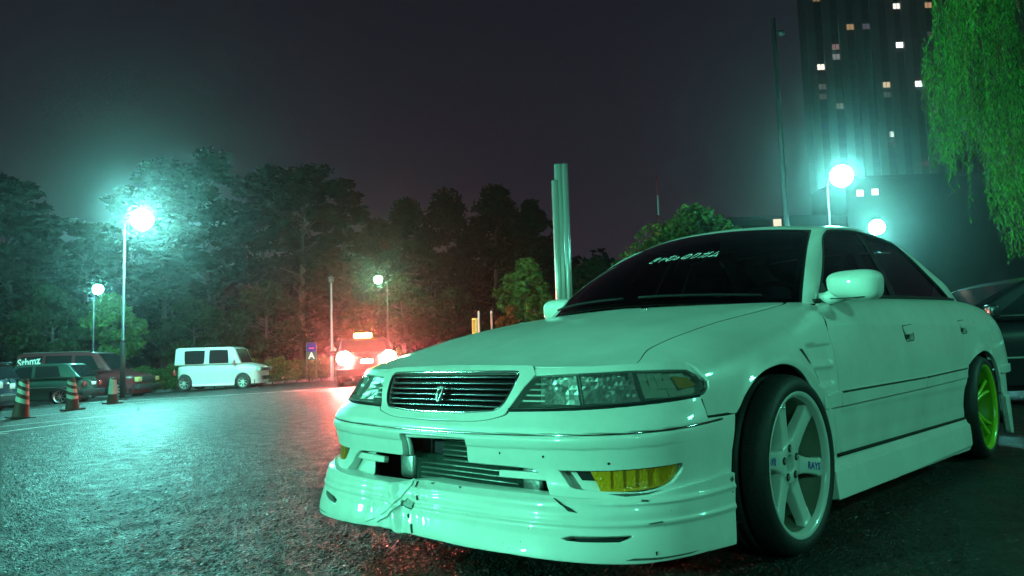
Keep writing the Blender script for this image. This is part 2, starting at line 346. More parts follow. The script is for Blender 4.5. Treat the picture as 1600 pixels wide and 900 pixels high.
# coarse stone relief of the near asphalt as real facets, finer where nearer
nr,na=740,590; rr_=1.05*np.exp(np.linspace(0,math.log(15/1.05),nr)); aa_=np.radians(np.linspace(-100,-14,na)); 
th=aa_[None,:]+RNG.uniform(-.35,.35,(nr,na))*radians(86/na); rj=rr_[:,None]*(1+RNG.uniform(-.35,.35,(nr,na))*math.log(15/1.05)/nr)
X=CC[0]+np.sin(th)*rj; Y=CC[1]+np.cos(th)*rj; cell=rr_[:,None]*radians(86/na)
Zg=gh(X,Y)+.002+np.minimum(cell,.0085)*RNG.uniform(0,1,(nr,na))**1.3*.62*np.clip((14.5-rj)/10,0,1)
Zg=Zg+np.minimum(cell,.0085)*(RNG.random((nr,na))>.9)*.5*np.clip((14.5-rj)/10,0,1); g_=grid(np.stack([X,Y,Zg],-1)); 
me=bpy.data.meshes.new('asphalt_surface'); V=np.array(g_[0],np.float32); Fq=np.array(g_[1],np.int32)
me.vertices.add(len(V)); me.vertices.foreach_set('co',V.ravel()); me.loops.add(Fq.size); me.loops.foreach_set('vertex_index',Fq.ravel()); me.polygons.add(len(Fq)); me.polygons.foreach_set('loop_start',np.arange(0,Fq.size,4,dtype=np.int32)); me.update(calc_edges=True)
ASPN=ASPH; me.materials.append(ASPN); o_=bpy.data.objects.new('asphalt_surface',me); COL.objects.link(o_); tag(o_,kind='structure')
LINE=mat('line_paint',(.62,.63,.6),.55,bump=(120,.5,3),var=(9,.35))
def strip(p0,p1,w,m=LINE,name='road_marking',lift=.008):
    p0=np.array(p0[:2]);p1=np.array(p1[:2]); L=np.linalg.norm(p1-p0); k=max(2,int(L/1.0)); d=(p1-p0)/L; n=np.array([-d[1],d[0]])*w/2
    R=[]
    for i in range(k+1):
        q=p0+(p1-p0)*i/k; R.append([(*(q+n),float(gh(*(q+n)))+lift),(*(q-n),float(gh(*(q-n)))+lift)])
    g=grid(np.array(R)); return tag(M(name,g,m),kind='structure')
def gpix(px,py):
    lo,hi=2.,400.
    for _ in range(60):
        m=(lo+hi)/2; p=at((px,py),m)
        if p[2]>gh(p[0],p[1]): lo=m
        else: hi=m
    return at((px,py),lo)
for a,b,w_ in [((-60,684),(118,661),.15),((0,667.5),(270,640),.13),((60,634),(430,613.5),.15),((300,622),(500,607.5),.13),((0,656),(110,645),.13),((-40,648),(60,640),.13),((440,612.5),(482,610),.15),((446,613),(520,607.5),.12),((-20,680.5),(14,678),.12),((200,631),(296,622),.12)]:
    strip(gpix(*a),gpix(*b),w_)
# kerb, verge
KA=gpt(-120,33.5); KB=gpt(700,37.5); kd=(KB-KA)/np.linalg.norm((KB-KA)[:2]); kd[2]=0; kn=np.array([-kd[1],kd[0],0]); 
if kn@CF<0: kn=-kn
KERB=mat('kerb_concrete',(.32,.31,.30),.8,bump=(40,.4,4),var=(3,.25))
SOIL=mat('soil',(.05,.045,.03),.95,bump=(12,.8,5),var=(2,.4))
Lk=np.linalg.norm((KB-KA)[:2]); R=[]
for i in range(41):
    q=KA+kd*Lk*i/40; z=float(gh(q[0],q[1])); R.append([(q[0],q[1],z-.05),(q[0],q[1],z+.115),(q[0]+kn[0]*.02,q[1]+kn[1]*.02,z+.13),(q[0]+kn[0]*.18,q[1]+kn[1]*.18,z+.13),(q[0]+kn[0]*.18,q[1]+kn[1]*.18,z-.05)])
tag(M('kerb',grid(np.array(R)),KERB),kind='structure')
R=[]
for i in range(41):
    q=KA+kd*Lk*i/40; R.append([(q[0]+kn[0]*o,q[1]+kn[1]*o,float(gh(q[0],q[1]))+h) for o,h in ((.18,.12),(1,.16),(6,.3),(40,.8))])
tag(M('verge',grid(np.array(R)),SOIL),kind='structure')
# ------------------------------------------------------------------ foliage
def leafmat(name,col,tr=.25,var=.5):
    m=bpy.data.materials.new(name); m.use_nodes=True; n=m.node_tree; b=n.nodes['Principled BSDF']; L=n.links.new
    b.inputs['Roughness'].default_value=.7; b.inputs['Specular IOR Level'].default_value=.12; t=n.nodes.new('ShaderNodeTexCoord'); z=n.nodes.new('ShaderNodeTexNoise'); z.inputs['Scale'].default_value=.9; z.inputs['Detail'].default_value=6; z.inputs['Roughness'].default_value=.8; L(t.outputs['Object'],z.inputs['Vector'])
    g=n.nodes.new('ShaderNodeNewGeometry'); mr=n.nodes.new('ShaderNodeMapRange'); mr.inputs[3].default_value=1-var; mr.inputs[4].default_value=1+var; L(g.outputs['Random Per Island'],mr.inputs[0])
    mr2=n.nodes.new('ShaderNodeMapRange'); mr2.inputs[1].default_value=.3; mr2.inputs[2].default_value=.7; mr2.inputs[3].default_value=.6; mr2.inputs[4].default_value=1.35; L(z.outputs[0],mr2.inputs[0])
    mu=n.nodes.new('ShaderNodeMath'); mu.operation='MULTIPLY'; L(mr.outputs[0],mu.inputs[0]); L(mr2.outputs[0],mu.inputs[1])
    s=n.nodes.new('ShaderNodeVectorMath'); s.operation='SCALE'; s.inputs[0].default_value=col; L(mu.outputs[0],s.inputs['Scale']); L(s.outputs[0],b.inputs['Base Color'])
    tl=n.nodes.new('ShaderNodeBsdfTranslucent'); L(s.outputs[0],tl.inputs[0]); mx=n.nodes.new('ShaderNodeMixShader'); mx.inputs[0].default_value=tr; L(b.outputs[0],mx.inputs[1]); L(tl.outputs[0],mx.inputs[2]); L(mx.outputs[0],n.nodes['Material Output'].inputs[0])
    return m
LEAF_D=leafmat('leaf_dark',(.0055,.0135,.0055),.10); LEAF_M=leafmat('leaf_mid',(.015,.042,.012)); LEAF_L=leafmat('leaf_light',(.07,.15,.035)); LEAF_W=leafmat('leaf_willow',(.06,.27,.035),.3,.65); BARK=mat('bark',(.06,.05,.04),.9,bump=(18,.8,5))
def leaves(name,C,D1,D2,m,parent):
    """rhombic leaves: centres C, half axes D1 D2 (n,3)"""
    n=len(C); V=np.stack([C-D1,C+D2*.9,C+D1,C-D2*.9],1).reshape(-1,3).astype(np.float32)
    me=bpy.data.meshes.new(name); me.vertices.add(4*n); me.vertices.foreach_set('co',V.ravel()); me.loops.add(4*n); me.loops.foreach_set('vertex_index',np.arange(4*n,dtype=np.int32))
    me.polygons.add(n); me.polygons.foreach_set('loop_start',np.arange(0,4*n,4,dtype=np.int32)); me.update(calc_edges=True); me.materials.append(m)
    o=bpy.data.objects.new(name,me); COL.objects.link(o); o.parent=parent; return o
def rvec(n):
    v=RNG.normal(size=(n,3)); return v/np.linalg.norm(v,axis=1)[:,None]
def pads_leaves(pads,per,size,flat=.5):
    C=[]
    for c,r in pads:
        v=rvec(per)*(RNG.random((per,1))**.45); C.append(np.array(c)+v*np.array(r))
    C=np.vstack(C); n=len(C); a=rvec(n); a[:,2]*=flat; a/=np.linalg.norm(a,axis=1)[:,None]; b=np.cross(a,rvec(n)); b/=np.linalg.norm(b,axis=1)[:,None]
    s=size*RNG.uniform(.6,1.35,(n,1)); return C,a*s,b*s*.5
def tree(px,d,top,wpx,label,style='pine',npad=46,per=130,size=.30,m=LEAF_D,low=.22,group='trees behind the car park',cat='tree'):
    b=gpt(px,d); H=zat(px,top,d)-b[2]; Rw=wpx/2*d/1180; t=tag(E_('pine_tree' if style=='pine' else 'broadleaf_tree',tuple(b)),label,cat,group)
    pads=[]; tr=[(0,0,-.1)]; lean=RNG.normal(size=2)*.25
    for i in range(1,6): tr.append((lean[0]*i/5*1.2+RNG.normal()*.08,lean[1]*i/5*1.2+RNG.normal()*.08,H*.82*i/5))
    br=[]
    for i in range(npad):
        h=low+(1-low)*(i+.5)/npad; 
        prof=math.sin(pi*min(1,(h-low)/(1-low)*.86+.16))**.7 if style!='pine' else (1.05-.72*((h-low)/(1-low))**2.6)*RNG.uniform(.8,1.1)
        a=RNG.uniform(0,2*pi); rr=Rw*prof*(RNG.uniform(.25,1)**.6); c=np.array([rr*cos(a)+lean[0]*h,rr*sin(a)+lean[1]*h,h*H*RNG.uniform(.97,1.0)])
        pr=Rw*RNG.uniform(.22,.42); pads.append((c,(pr,pr,pr*(.34 if style=='pine' else .6)))); 
        if i%2==0: br.append((c,h))
    g=[tube(spl(tr,3),[float(x) for x in np.interp(np.linspace(0,1,16),[0,1],[.022*H+.04,.03])],8)]
    for c,h in br:
        z0=min(h*H*.88,H*.8); k=z0/(H*.82)*5; i=int(min(k,4)); f=k-i; p=np.array(tr[i])*(1-f)+np.array(tr[i+1])*f; mid=(p+c)/2+[0,0,.03*H*.3]
        g.append(tube([tuple(p),tuple(mid),tuple(c)],[.05,.035,.012],5,cap=False))
    M('trunk',join(*g),BARK,t,True)
    leaves('crown',*pads_leaves(pads,per,size,.35 if style=='pine' else .8),m,t); return t
TR=[ (12,42,272,150,'tall dark pine at the far left edge of the photo','pine'),(66,46,330,120,'low dark pine between the left edge tree and the tall lamp','pine'),(128,44,345,110,'dark pine directly above the maroon van','pine'),
 (190,47,288,130,'dark pine rising behind the tall street lamp','pine'),(255,49,248,130,'broad pine right of the tall lamp head','pine'),(330,50,232,150,'tallest pine, its top tuft above all others','pine'),(405,52,262,140,'wide pine above the pale box car','pine'),
 (468,51,256,140,'tall pine above the blue and green letter sign','pine'),(535,54,275,110,'pine above the taxi, at the gap in the skyline','pine'),(640,60,312,120,'dark rounded tree just right of the skyline gap','broad'),(700,64,298,130,'dark rounded tree in the middle of the right hand wood','broad'),(770,62,290,130,'highest rounded tree left of the metal columns','broad'),(835,60,312,90,'dark rounded tree directly behind the metal columns','broad'),(590,66,338,90,'low dark tree in the skyline gap','broad')]
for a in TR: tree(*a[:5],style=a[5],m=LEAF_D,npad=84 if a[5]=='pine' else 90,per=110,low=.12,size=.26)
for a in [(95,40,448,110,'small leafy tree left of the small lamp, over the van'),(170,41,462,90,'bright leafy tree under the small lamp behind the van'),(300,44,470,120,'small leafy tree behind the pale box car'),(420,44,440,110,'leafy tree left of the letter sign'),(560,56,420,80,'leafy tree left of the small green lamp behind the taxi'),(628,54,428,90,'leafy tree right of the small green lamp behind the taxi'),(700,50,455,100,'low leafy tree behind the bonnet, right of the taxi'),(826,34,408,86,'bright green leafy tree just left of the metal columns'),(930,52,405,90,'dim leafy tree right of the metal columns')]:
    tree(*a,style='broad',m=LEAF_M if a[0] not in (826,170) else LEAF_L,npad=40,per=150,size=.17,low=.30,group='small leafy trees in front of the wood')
# dim far wood closing the gaps near the ground
C=[]
for i in range(26000):
    px=random.uniform(-80,980); d=random.uniform(66,74); p=at((px,560),d); top=zat(px,395+20*math.sin(px*.02)+14*math.sin(px*.071),d); C.append((p[0],p[1],random.uniform(-.6,top)*random.uniform(.85,1)))
C=np.array(C); a=rvec(len(C)); b=np.cross(a,rvec(len(C))); tag(leaves('far_wood',C,a*.42,b*.3,LEAF_D,None),kind='stuff')
# hedge
def hedge(px0,px1,d0,d1,h,wd,label,m,n=15000,size=.06):
    A=gpt(px0,d0);B_=gpt(px1,d1); t=tag(E_('hedge',tuple(A)),label,'hedge'); L=B_-A; nn=np.array([-L[1],L[0],0]); nn/=np.linalg.norm(nn)
    s=RNG.random(n); w_=RNG.uniform(-1,1,n); zz=RNG.random(n)**.7
    edge=RNG.random(n)<.75; w_=np.where(edge&(RNG.random(n)<.5),np.sign(w_)*(1-.12*RNG.random(n)),w_); zz=np.where(edge&(np.abs(w_)<.85),1-.15*RNG.random(n),zz)
    hh=h*(1+.10*np.sin(s*23)+.07*np.sin(s*61+2)+.05*np.sin(s*131)); C=s[:,None]*L+np.outer(w_*wd*(1+.15*np.sin(s*37)),nn); C[:,2]=s*L[2]+.1+zz*hh
    a=rvec(n); b=np.cross(a,rvec(n)); sz=size*RNG.uniform(.6,1.4,(n,1)); leaves('foliage',C,a*sz,b*sz*.6,m,t)
    k=12; g=[tube([tuple(L*(i+.5)/k+[0,0,0]),tuple(L*(i+.5)/k+[0.05,0,h*.5]),tuple(L*(i+.5)/k+[.1,.1,h*.85])],[.03,.02,.008],5) for i in range(k)]
    M('stems',join(*g),BARK,t)
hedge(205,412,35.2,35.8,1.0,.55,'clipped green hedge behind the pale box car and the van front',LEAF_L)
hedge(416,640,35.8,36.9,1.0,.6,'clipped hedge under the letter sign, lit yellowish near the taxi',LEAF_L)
# dense upright-leaved shrub tree behind the roof
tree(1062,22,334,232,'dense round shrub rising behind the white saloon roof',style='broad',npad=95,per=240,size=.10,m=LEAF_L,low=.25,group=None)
tree(905,30,462,70,'low dim shrub right of the metal columns',style='broad',npad=30,per=120,size=.1,m=LEAF_M,low=.1,group=None)
tree(795,24,478,60,'small reddish shrub beside the thin pale posts',style='broad',npad=26,per=140,size=.07,m=leafmat('leaf_rust',(.16,.09,.03)),low=.05,group=None,cat='shrub')
tree(842,22,462,52,'small bright shrub beside the right hand mirror of the saloon',style='broad',npad=26,per=150,size=.07,m=LEAF_L,low=.05,group=None,cat='shrub')
# willow
wb=gpt(1665,15.5); WT=tag(E_('willow_tree',tuple(wb)),'green weeping willow hanging over the top right corner','tree')
Cs=[];A1=[];A2=[];st=[]
rgt=np.array([CR[0],CR[1],0]); fw=np.array([CF[0],CF[1],0])
for i in range(105):
    px0=1466+(random.random()**.85)*250; d0=random.uniform(13.2,17.5); yt=np.interp(px0,[1466,1480,1500,1560,1720],[60,10,-40,-110,-160])+random.uniform(-10,230)*(1 if random.random()<.65 else .2)
    env=float(np.interp(px0,[1462,1475,1490,1505,1520,1534,1545,1560,1575,1600,1730],[200,275,312,295,215,260,360,430,405,435,410]))
    if i%3==0: yb=env-random.uniform(0,25)
    else: yb=min(env-random.uniform(0,60),yt+random.uniform(110,240))
    zt_,zb_=zat(px0,yt,d0),zat(px0,yb,d0)
    if zt_>9.9: zt_=9.9
    if zt_-zb_<.7: zt_=zb_+.7
    c=at((px0,300),d0); rad=random.uniform(.10,.24); L0=zt_-zb_
    for k_ in range(random.randint(9,15)):
        an=random.uniform(0,2*pi); q=rad*random.random()**.5; L=L0*random.uniform(.45,1.0); nseg=max(8,int(L/.05)); sw=[random.gauss(0,.07),random.gauss(0,.07)]; ph=random.uniform(0,6)
        tt=np.linspace(0,1,nseg); o1=np.interp(tt,[0,.12,1],[.15,1,1.15])
        P=np.stack([c[0]+cos(an)*q*o1+sw[0]*tt*tt+.02*np.sin(tt*5+ph),c[1]+sin(an)*q*o1+sw[1]*tt*tt+.02*np.cos(tt*4+ph),zt_-.25*q-tt*L+random.uniform(-.1,.1)],1)-wb
        dr=rvec(nseg)*.7; dr[:,2]=-1.0; dr/=np.linalg.norm(dr,axis=1)[:,None]; s2=np.cross(dr,rvec(nseg)); s2/=np.linalg.norm(s2,axis=1)[:,None]
        Cs.append(P+dr*.03+rvec(nseg)*.03); A1.append(dr*RNG.uniform(.035,.075,(nseg,1))); A2.append(s2*.015)
        if k_%3==0: st.append(tube([tuple(P[0]),tuple(P[nseg//2]),tuple(P[-1])],[.008,.005,.002],3,cap=False))
leaves('crown',np.vstack(Cs),np.vstack(A1),np.vstack(A2),LEAF_W,WT)
lim=[tube([(0,0,-.1),(.05,0,2),(-.1,.1,4.2),(0,.1,7.5)],[.30,.25,.18,.06],10)]
for k_ in range(16):
    px=random.uniform(1490,1720); d=random.uniform(13.8,17); q=at((px,random.uniform(-60,120)),d)-wb; z0=random.uniform(3.2,6); lim.append(tube(spl([(0,.05,z0),(q[0]*.5,q[1]*.5,max(z0+.8,q[2]*.9)),(q[0],q[1],q[2])],5),[float(v) for v in np.linspace(.07,.015,11)],6,cap=False))
M('trunk',join(*lim),BARK,WT,True); M('twigs',join(*st),BARK,WT)
# ------------------------------------------------------------------ street lamps
POLE=mat('pole_paint',(.014,.016,.016),.45,.3); LCAP=mat('lamp_cap',(.10,.11,.11),.5)
def lamp(base,head,label,col,I,r=.34,group='street lamps',arm=True):
    """tapered pole, side arm and glowing globe at head; I radiant intensity"""
    base=np.array(base);head=np.array(head); t=tag(E_('street_lamp',tuple(base)),label,'street lamp',group); h=head-base; top=np.array([0,0,h[2]-.05])
    M('pole',join(tube([(0,0,-.05),(0,0,1.9),(0,0,1.92),tuple(top)],[.085,.08,.05,.032],12),tube([(0,0,1.88),(0,0,1.96)],.088,12),tube([(0,0,-.02),(0,0,.05)],.15,12)),POLE,t,True)
    if arm: M('arm',tube(spl([tuple(top-[0,0,.02]),tuple(top*.999+np.array([h[0]*.4,h[1]*.4,.10])),tuple(h+np.array([0,0,.17]))],4),.025,8),POLE,t,True)
    M('lamp_cap',xf(lathe([(.001,.235),(.05,.23),(.08,.215),(.10,.19)],24),Matrix.Translation(h)@Matrix.Scale(r/.21,4)),LCAP,t,True)
    M('lamp_globe',ball(tuple(h),(r,r,r),16,10),emis('glow_%d'%(hash(label)%99999),col,I/(pi*r*r*.9)),t,True)
GC=(.22,1.0,.88); GC2=(.165,1.0,.63)
def side(v,k): return v+np.array([CR[0],CR[1],0])*k
LB=gpt(192,24.6); lamp(LB,at((222,343),24.9),'tall street lamp on the left, blazing globe right of its pole',GC,KI*1.5)
q=gpt(1311,24.3); lamp(q,at((1315,275),24.3),'brightest right hand street lamp, above the saloon roof',GC,KI*.85)
q=gpt(1372,34.7); lamp(q,at((1370,355),34.7),'street lamp glaring right over the saloon roof edge',GC,KI*.75)
q=gpt(158,37.5); lamp(side(q,-.4),at((153,452),37.5),'small distant lamp glowing through the trees above the van',GC,KI*.2,r=.24)
q=gpt(600,50); lamp(side(q,.3),at((591,437),50),'small distant lamp glowing through trees above the taxi',(.35,1,.55),KI*.26,r=.26)
for p,lb,I in [((-7.8,-22.),'street lamp standing in front of the white saloon, out of the picture',4.7),((12.,-7.),'street lamp to the right behind the photographer, out of the picture',.45),((9.45,8.2),'street lamp beside the willow, out of the picture to the right',.42),((-12.5,-9.0),'street lamp just beyond the left edge of the picture',1.1)]:
    b_=np.array([p[0],p[1],float(gh(*p))]); lamp(b_,b_+np.array([.35,.1,6.1]),lb,GC2,KI*I,r=.5 if p[0]>9 and p[1]>5 else .34)
# unlit poles
q=gpt(519,33); t=tag(E_('lamp_post',tuple(q)),'unlit thin grey lamp post beside the taxi and the letter sign','lamp post'); hz=zat(517,440,33)-q[2]
M('pole',tube([(0,0,0),(0,0,1.3),(0,0,1.32),(0,0,hz)],[.08,.075,.05,.035],10),mat('pole_grey',(.35,.36,.36),.5),t,True); M('lamp_head',join(ball((0,0,hz+.1),(.12,.12,.14),12,8),lathe([(.16,hz+.2),(.001,hz+.28)],16)),LCAP,t,True)
q=gpt(1242,30); t=tag(E_('camera_pole',tuple(q)),'very tall dark pole with a dome near its top','pole'); hz=zat(1221,8,30)-q[2]
M('pole',tube([(0,0,0),(0,0,6),(0,0,hz)],[.13,.11,.09],12),mat('dark_pole',(.02,.025,.025),.5),t,True); hd=zat(1225,34,30)-q[2]
M('dome',join(ball((.22,.18,hd),(.17,.17,.13),14,8),tube([(0,0,hd+.1),(.22,.18,hd+.1)],.04,8)),mat('dome_dark',(.03,.035,.035),.25),t,True)
q=gpt(1040,62); t=tag(E_('antenna_mast',tuple(q)),'thin red and white banded mast rising beyond the shrub','mast'); hz=zat(1036,268,62)-q[2]
for i in range(9):
    z0=hz*i/9; M('mast_band',tube([(0,0,z0),(0,0,hz*(i+1)/9)],.11-.006*i,8),mat('mast_red',(.5,.06,.04),.6) if i%2==0 else mat('mast_white',(.7,.7,.68),.6),t,True)
# metal columns
q=gpt(886,18); t=tag(E_('metal_columns',tuple(q)),'cluster of tall bright metal tubes of unequal height rising beside the saloon','sculpture'); SH=mat('brushed_steel',(.62,.66,.62),.38,.35,bump=(30,.15,2))
rr=np.array([CR[0],CR[1],0]); rr/=np.linalg.norm(rr)
for off,top,rad,dd in ((-.13,277,.085,0),(-.035,250,.10,.05),(.10,251,.055,-.06),(.17,250,.02,0)):
    c=rr*off+np.array([CF[0],CF[1],0])*dd; hz=zat(870,top,18)-q[2]; M('tube',join(tube([(c[0],c[1],0),(c[0],c[1],hz)],rad,28,cap=True)),SH,t,False); o=COL.objects[-1]; o.data.polygons.foreach_set('use_smooth',[len(p.vertices)==4 for p in o.data.polygons])
M('base_plate',lathe([(.001,.03),(.5,.03),(.5,0)],24),SH,t)
# thin posts and yellow box by the bonnet edge
for px,lb in ((750,'left one of the two thin pale posts beyond the bonnet'),(770,'right one of the two thin pale posts beyond the bonnet')):
    q=gpt(px,24); t=tag(M('post',join(tube([(0,0,0),(0,0,zat(px,487,24)-q[2])],.035,10),ball((0,0,zat(px,487,24)-q[2]),.038,10,6)),mat('post_pale',(.6,.6,.58),.5),None,True,loc=tuple(q)),lb,'post','thin pale posts')
q=gpt(745,24.3); t=tag(E_('ticket_machine',tuple(q)),'small yellow box on a stand, left of the thin pale posts','ticket machine'); hz=zat(745,497,24.3)-q[2]
M('cabinet',bbox(-.10,.10,-.08,.08,.25,hz-.45,.01),mat('yellow_paint',(.60,.50,.10),.5),t); M('cabinet_frame',join(bbox(-.10,-.07,-.08,.08,hz-.45,hz,.005),bbox(.07,.10,-.08,.08,hz-.45,hz,.005),bbox(-.07,.07,-.08,.08,hz-.05,hz,.005)),mat('yellow_paint'),t); M('stand',tube([(0,0,0),(0,0,.3)],.05,8),LCAP,t)
# letter sign
q=gpt(487,34.2); az=math.atan2(CR[1],CR[0]); t=tag(E_('letter_sign',tuple(q),az),'blue over green upright sign with a white letter A, in the hedge','sign'); z0=zat(487,562,34.2)-q[2]; z1=zat(487,536,34.2)-q[2]; zm=z0+(z1-z0)*.48
M('board_lower',box(-.21,.21,-.03,.03,z0,zm),emis('sign_green',(.03,.30,.14),.55),t); M('board_upper',box(-.21,.21,-.03,.03,zm,z1),emis('sign_blue',(.06,.07,.55),.45),t)
M('frame',join(box(-.23,-.21,-.035,.035,0,z1+.02),box(.21,.23,-.035,.035,0,z1+.02),box(-.21,.21,-.035,.035,z1,z1+.02)),LCAP,t)
tm=text_mesh('A',.40,.012); M('sign_letter',([(v[0],-.034,z0+.17+v[1]) for v in tm[0]],tm[1]),emis('sign_white',(.8,1,.9),1.0),t); M('sign_bar',box(-.11,.11,-.036,-.031,z0+(z1-z0)*.66,z0+(z1-z0)*.72),emis('sign_pink',(.9,.2,.5),.8),t)
# ------------------------------------------------------------------ tower hotel and low blocks
FAC=mat('tower_pier',(.20,.195,.19),.8,var=(.2,.15)); FACD=mat('tower_recess',(.07,.07,.075),.7); WDK=mat('dark_pane',(.045,.046,.05),.35)
D0=200; O=at((1302,560),D0); O[2]=0; ex=np.array([CR[0],CR[1],0]); ex/=np.linalg.norm(ex); ey=np.array([-ex[1],ex[0],0]); 
if ey@CF<0: ey=-ey
Mx=Matrix(((ex[0],ey[0],0,O[0]),(ex[1],ey[1],0,O[1]),(0,0,1,0),(0,0,0,1)))
T=tag(E_('tower_block'),'tall dark tower block with scattered lit windows, at the top right','building'); T.matrix_world=Mx
BW=4.4; NB=11; FH=2.78; HT=104
M('wall',join(box(0,NB*BW+1,.6,8,-2,HT)),FACD,T)
for k_ in range(NB+1): M('pier',box(k_*BW-1.0,k_*BW+1.15,0,.7,-2,HT-.5),FAC,T)
M('roof_parapet',box(-1.2,NB*BW+1.4,-.1,8.3,HT-.5,HT+1.2),FAC,T)
lit={}
LITP=[(1403,16,(1,.95,.85),1.6),(1455,11,(1,.6,.3),.55),(1330,44,(1,.62,.3),.45),(1355,39,(.5,.4,.6),.16),(1308,67,(.8,.5,.5),.3),(1309,83,(.9,.9,.9),.25),(1408,66,(.9,1,.95),3),(1459,46,(.5,.4,.5),.10),(1286,109,(1,.9,.75),1.8),(1389,135,(1,.75,.45),.8),(1440,128,(.95,1,1),3),(1289,141,(.6,.5,.45),.15),(1290,158,(.6,.5,.45),.12),(1318,166,(.7,.6,.4),.22),(1392,152,(.5,.5,.5),.10),(1294,190,(.2,.3,.7),.14),(1396,203,(.9,1,.9),.9),(1398,221,(.5,.5,.5),.08),(1453,252,(.6,.4,.4),.12),(1471,181,(.9,.8,.6),.4),(1486,56,(.8,.7,.6),.3),(1273,3,(.8,.5,.25),.3)]
def pj(X):
    d=np.array(X)-CC; z=d@CF; return (800+1179.987*(d@CR)/z,450-1179.987*(d@CU)/z)
cells=[(k_,f) for k_ in range(NB) for f in range(15,36)]
cp={c:pj(np.array(Mx@Vector((c[0]*BW+BW/2+.08,.5,c[1]*FH+1.3)))) for c in cells}
for x,y,c,e_ in LITP:
    best=min((q for q in cells if q not in lit),key=lambda q:(cp[q][0]-x)**2+(cp[q][1]-y)**2); lit[best]=(c,e_)
wm=None
for q in cells:
    x0=q[0]*BW+1.15+.12; x1=q[0]*BW+BW-1.0-.12; z0=q[1]*FH+.55; z1=z0+1.5
    if q in lit: c,e_=lit[q]; m_=emis('lit_%d_%d'%q,c,e_); M('window',box(x0+(.9 if e_==.9 else 0),x1,.5,.58,z0,z1),m_,T); M('mullion',box((x0+x1)/2-.05,(x0+x1)/2+.05,.42,.499,z0,z1),FACD,T) 
    else:
        if wm is None: wm=M('window',box(x0,x1,.5,.58,z0,z1),WDK,T); base=q
        else: o=wm.copy(); COL.objects.link(o); o.location=((q[0]-base[0])*BW,0,(q[1]-base[1])*FH)
for f in range(15,36): M('spandrel',box(-.9,NB*BW+.9,.55,.62,f*FH+2.15,f*FH+2.25+.6),mat('spandrel',(.085,.085,.09),.8),T)
def block(px0,px1,d,top,depth,label,lits,h0=-1):
    O=at((px0,560),d); O[2]=h0; w_=(px1-px0)/1180*d; t=tag(E_('low_building'),label,'building'); m_=Matrix(((ex[0],ey[0],0,O[0]),(ex[1],ey[1],0,O[1]),(0,0,1,h0),(0,0,0,1))); t.matrix_world=m_; H=zat((px0+px1)/2,top,d)-h0
    M('wall',box(0,w_,0,depth,0,H),mat('block_wall',(.07,.075,.075),.8,var=(.3,.2)),t); M('parapet',box(-.2,w_+.2,-.2,depth+.2,H,H+.5),FACD,t)
    for x,y,c,e_ in lits:
        p=at((x,y),d); l=m_.inverted()@Vector(p); M('lit_window',box(l[0]-.65,l[0]+.65,-.06,-.021,l[2]-.6,l[2]+.6),emis('lw%d'%x,c,e_),t)
block(1340,1720,140,268,16,'low dark block right of the street lamps with two small lit windows',[(1354,297,(1,.95,.85),2),(1378,295,(1,.95,.85),1.8)])
block(1150,1338,120,338,12,'low dim building behind the shrub with one lit window',[(1221,345,(1,.85,.6),1.1)])
# ================================================================== the white saloon in front
CAR=tag(E_('sedan_car'),'white lowered saloon with a taped cracked front lip, parked close in the foreground','car')
SB=(1,.12); SF=(.0145,1)
def B2(y,u):
    y=np.asarray(y,float); u=np.asarray(u,float); f=u>8; p=B(y,np.where(f,16-u,u)); p[...,0]=np.where(f,-p[...,0],p[...,0]); 
    # hood power crease, runs back and outward
    uu=np.abs(np.where(f,16-u,u)-6.45+.5*np.clip((y-.6)/.8,0,1)); p[...,2]+=.006*np.exp(-(uu/.35)**2)*np.clip((1.35-y)/.2,0,1)*np.clip((y-.12)/.2,0,1); return p
UU=np.linspace(0,8,321)
def invx(y,x): return float(np.interp(-x,-B(np.full(321,y),UU)[:,0],UU)) if x<.84 else 3.
def iu_x(y,x):
    X=B(np.full(321,y),UU)[:,0]; k=int(np.argmax(X)); return float(np.interp(-x,-X[k:],UU[k:]))
def iu_z(y,z): return float(np.interp(z,B(np.full(321,y),UU)[:,2],UU))
def YZ(p): return [(y,iu_z(y,z)) for y,z in p]
def mir(o): return [(-a,b) for a,b in o][::-1]
def onF(a,b,S=None): p=F(a,b); return p
# ---- hood
fe=[];fez=[]
for a in np.linspace(0,57.5,24):
    best=(9,0)
    for z in np.arange(.64,.70,.0015):
        p=F(a,z); uu_=iu_x(float(p[1]),float(p[0])); zb=float(B(float(p[1]),uu_)[2])
        if abs(zb-z)<best[0]: best=(abs(zb-z),z,float(p[1]),uu_)
    fe.append((best[2]+.003,best[3])); fez.append((a,best[1]))
shut=[(.205,4.44),(.32,5.37),(.423,5.68),(.567,5.82),(.814,5.93),(1.061,5.93),(1.28,6.03),(1.395,6.2)]
shs=spl(shut,6)
cowl=[]
for q in np.linspace(.97,0,14): y=1.135+.27*q**2.2; cowl.append((y,iu_x(y,.66*q) if q>0 else 8))
half=fe+shs[1:]+cowl
g=.005/.12
hood_half=[(y,u+g) if y>.22 else (y,u) for y,u in half]
hood=hood_half+[(y,16-u) for y,u in hood_half[::-1][1:-1]]
P_('hood',B2,hood,PAINT,CAR,sc2=SB,h=.018,depth=.02,ref=(0,1,0))
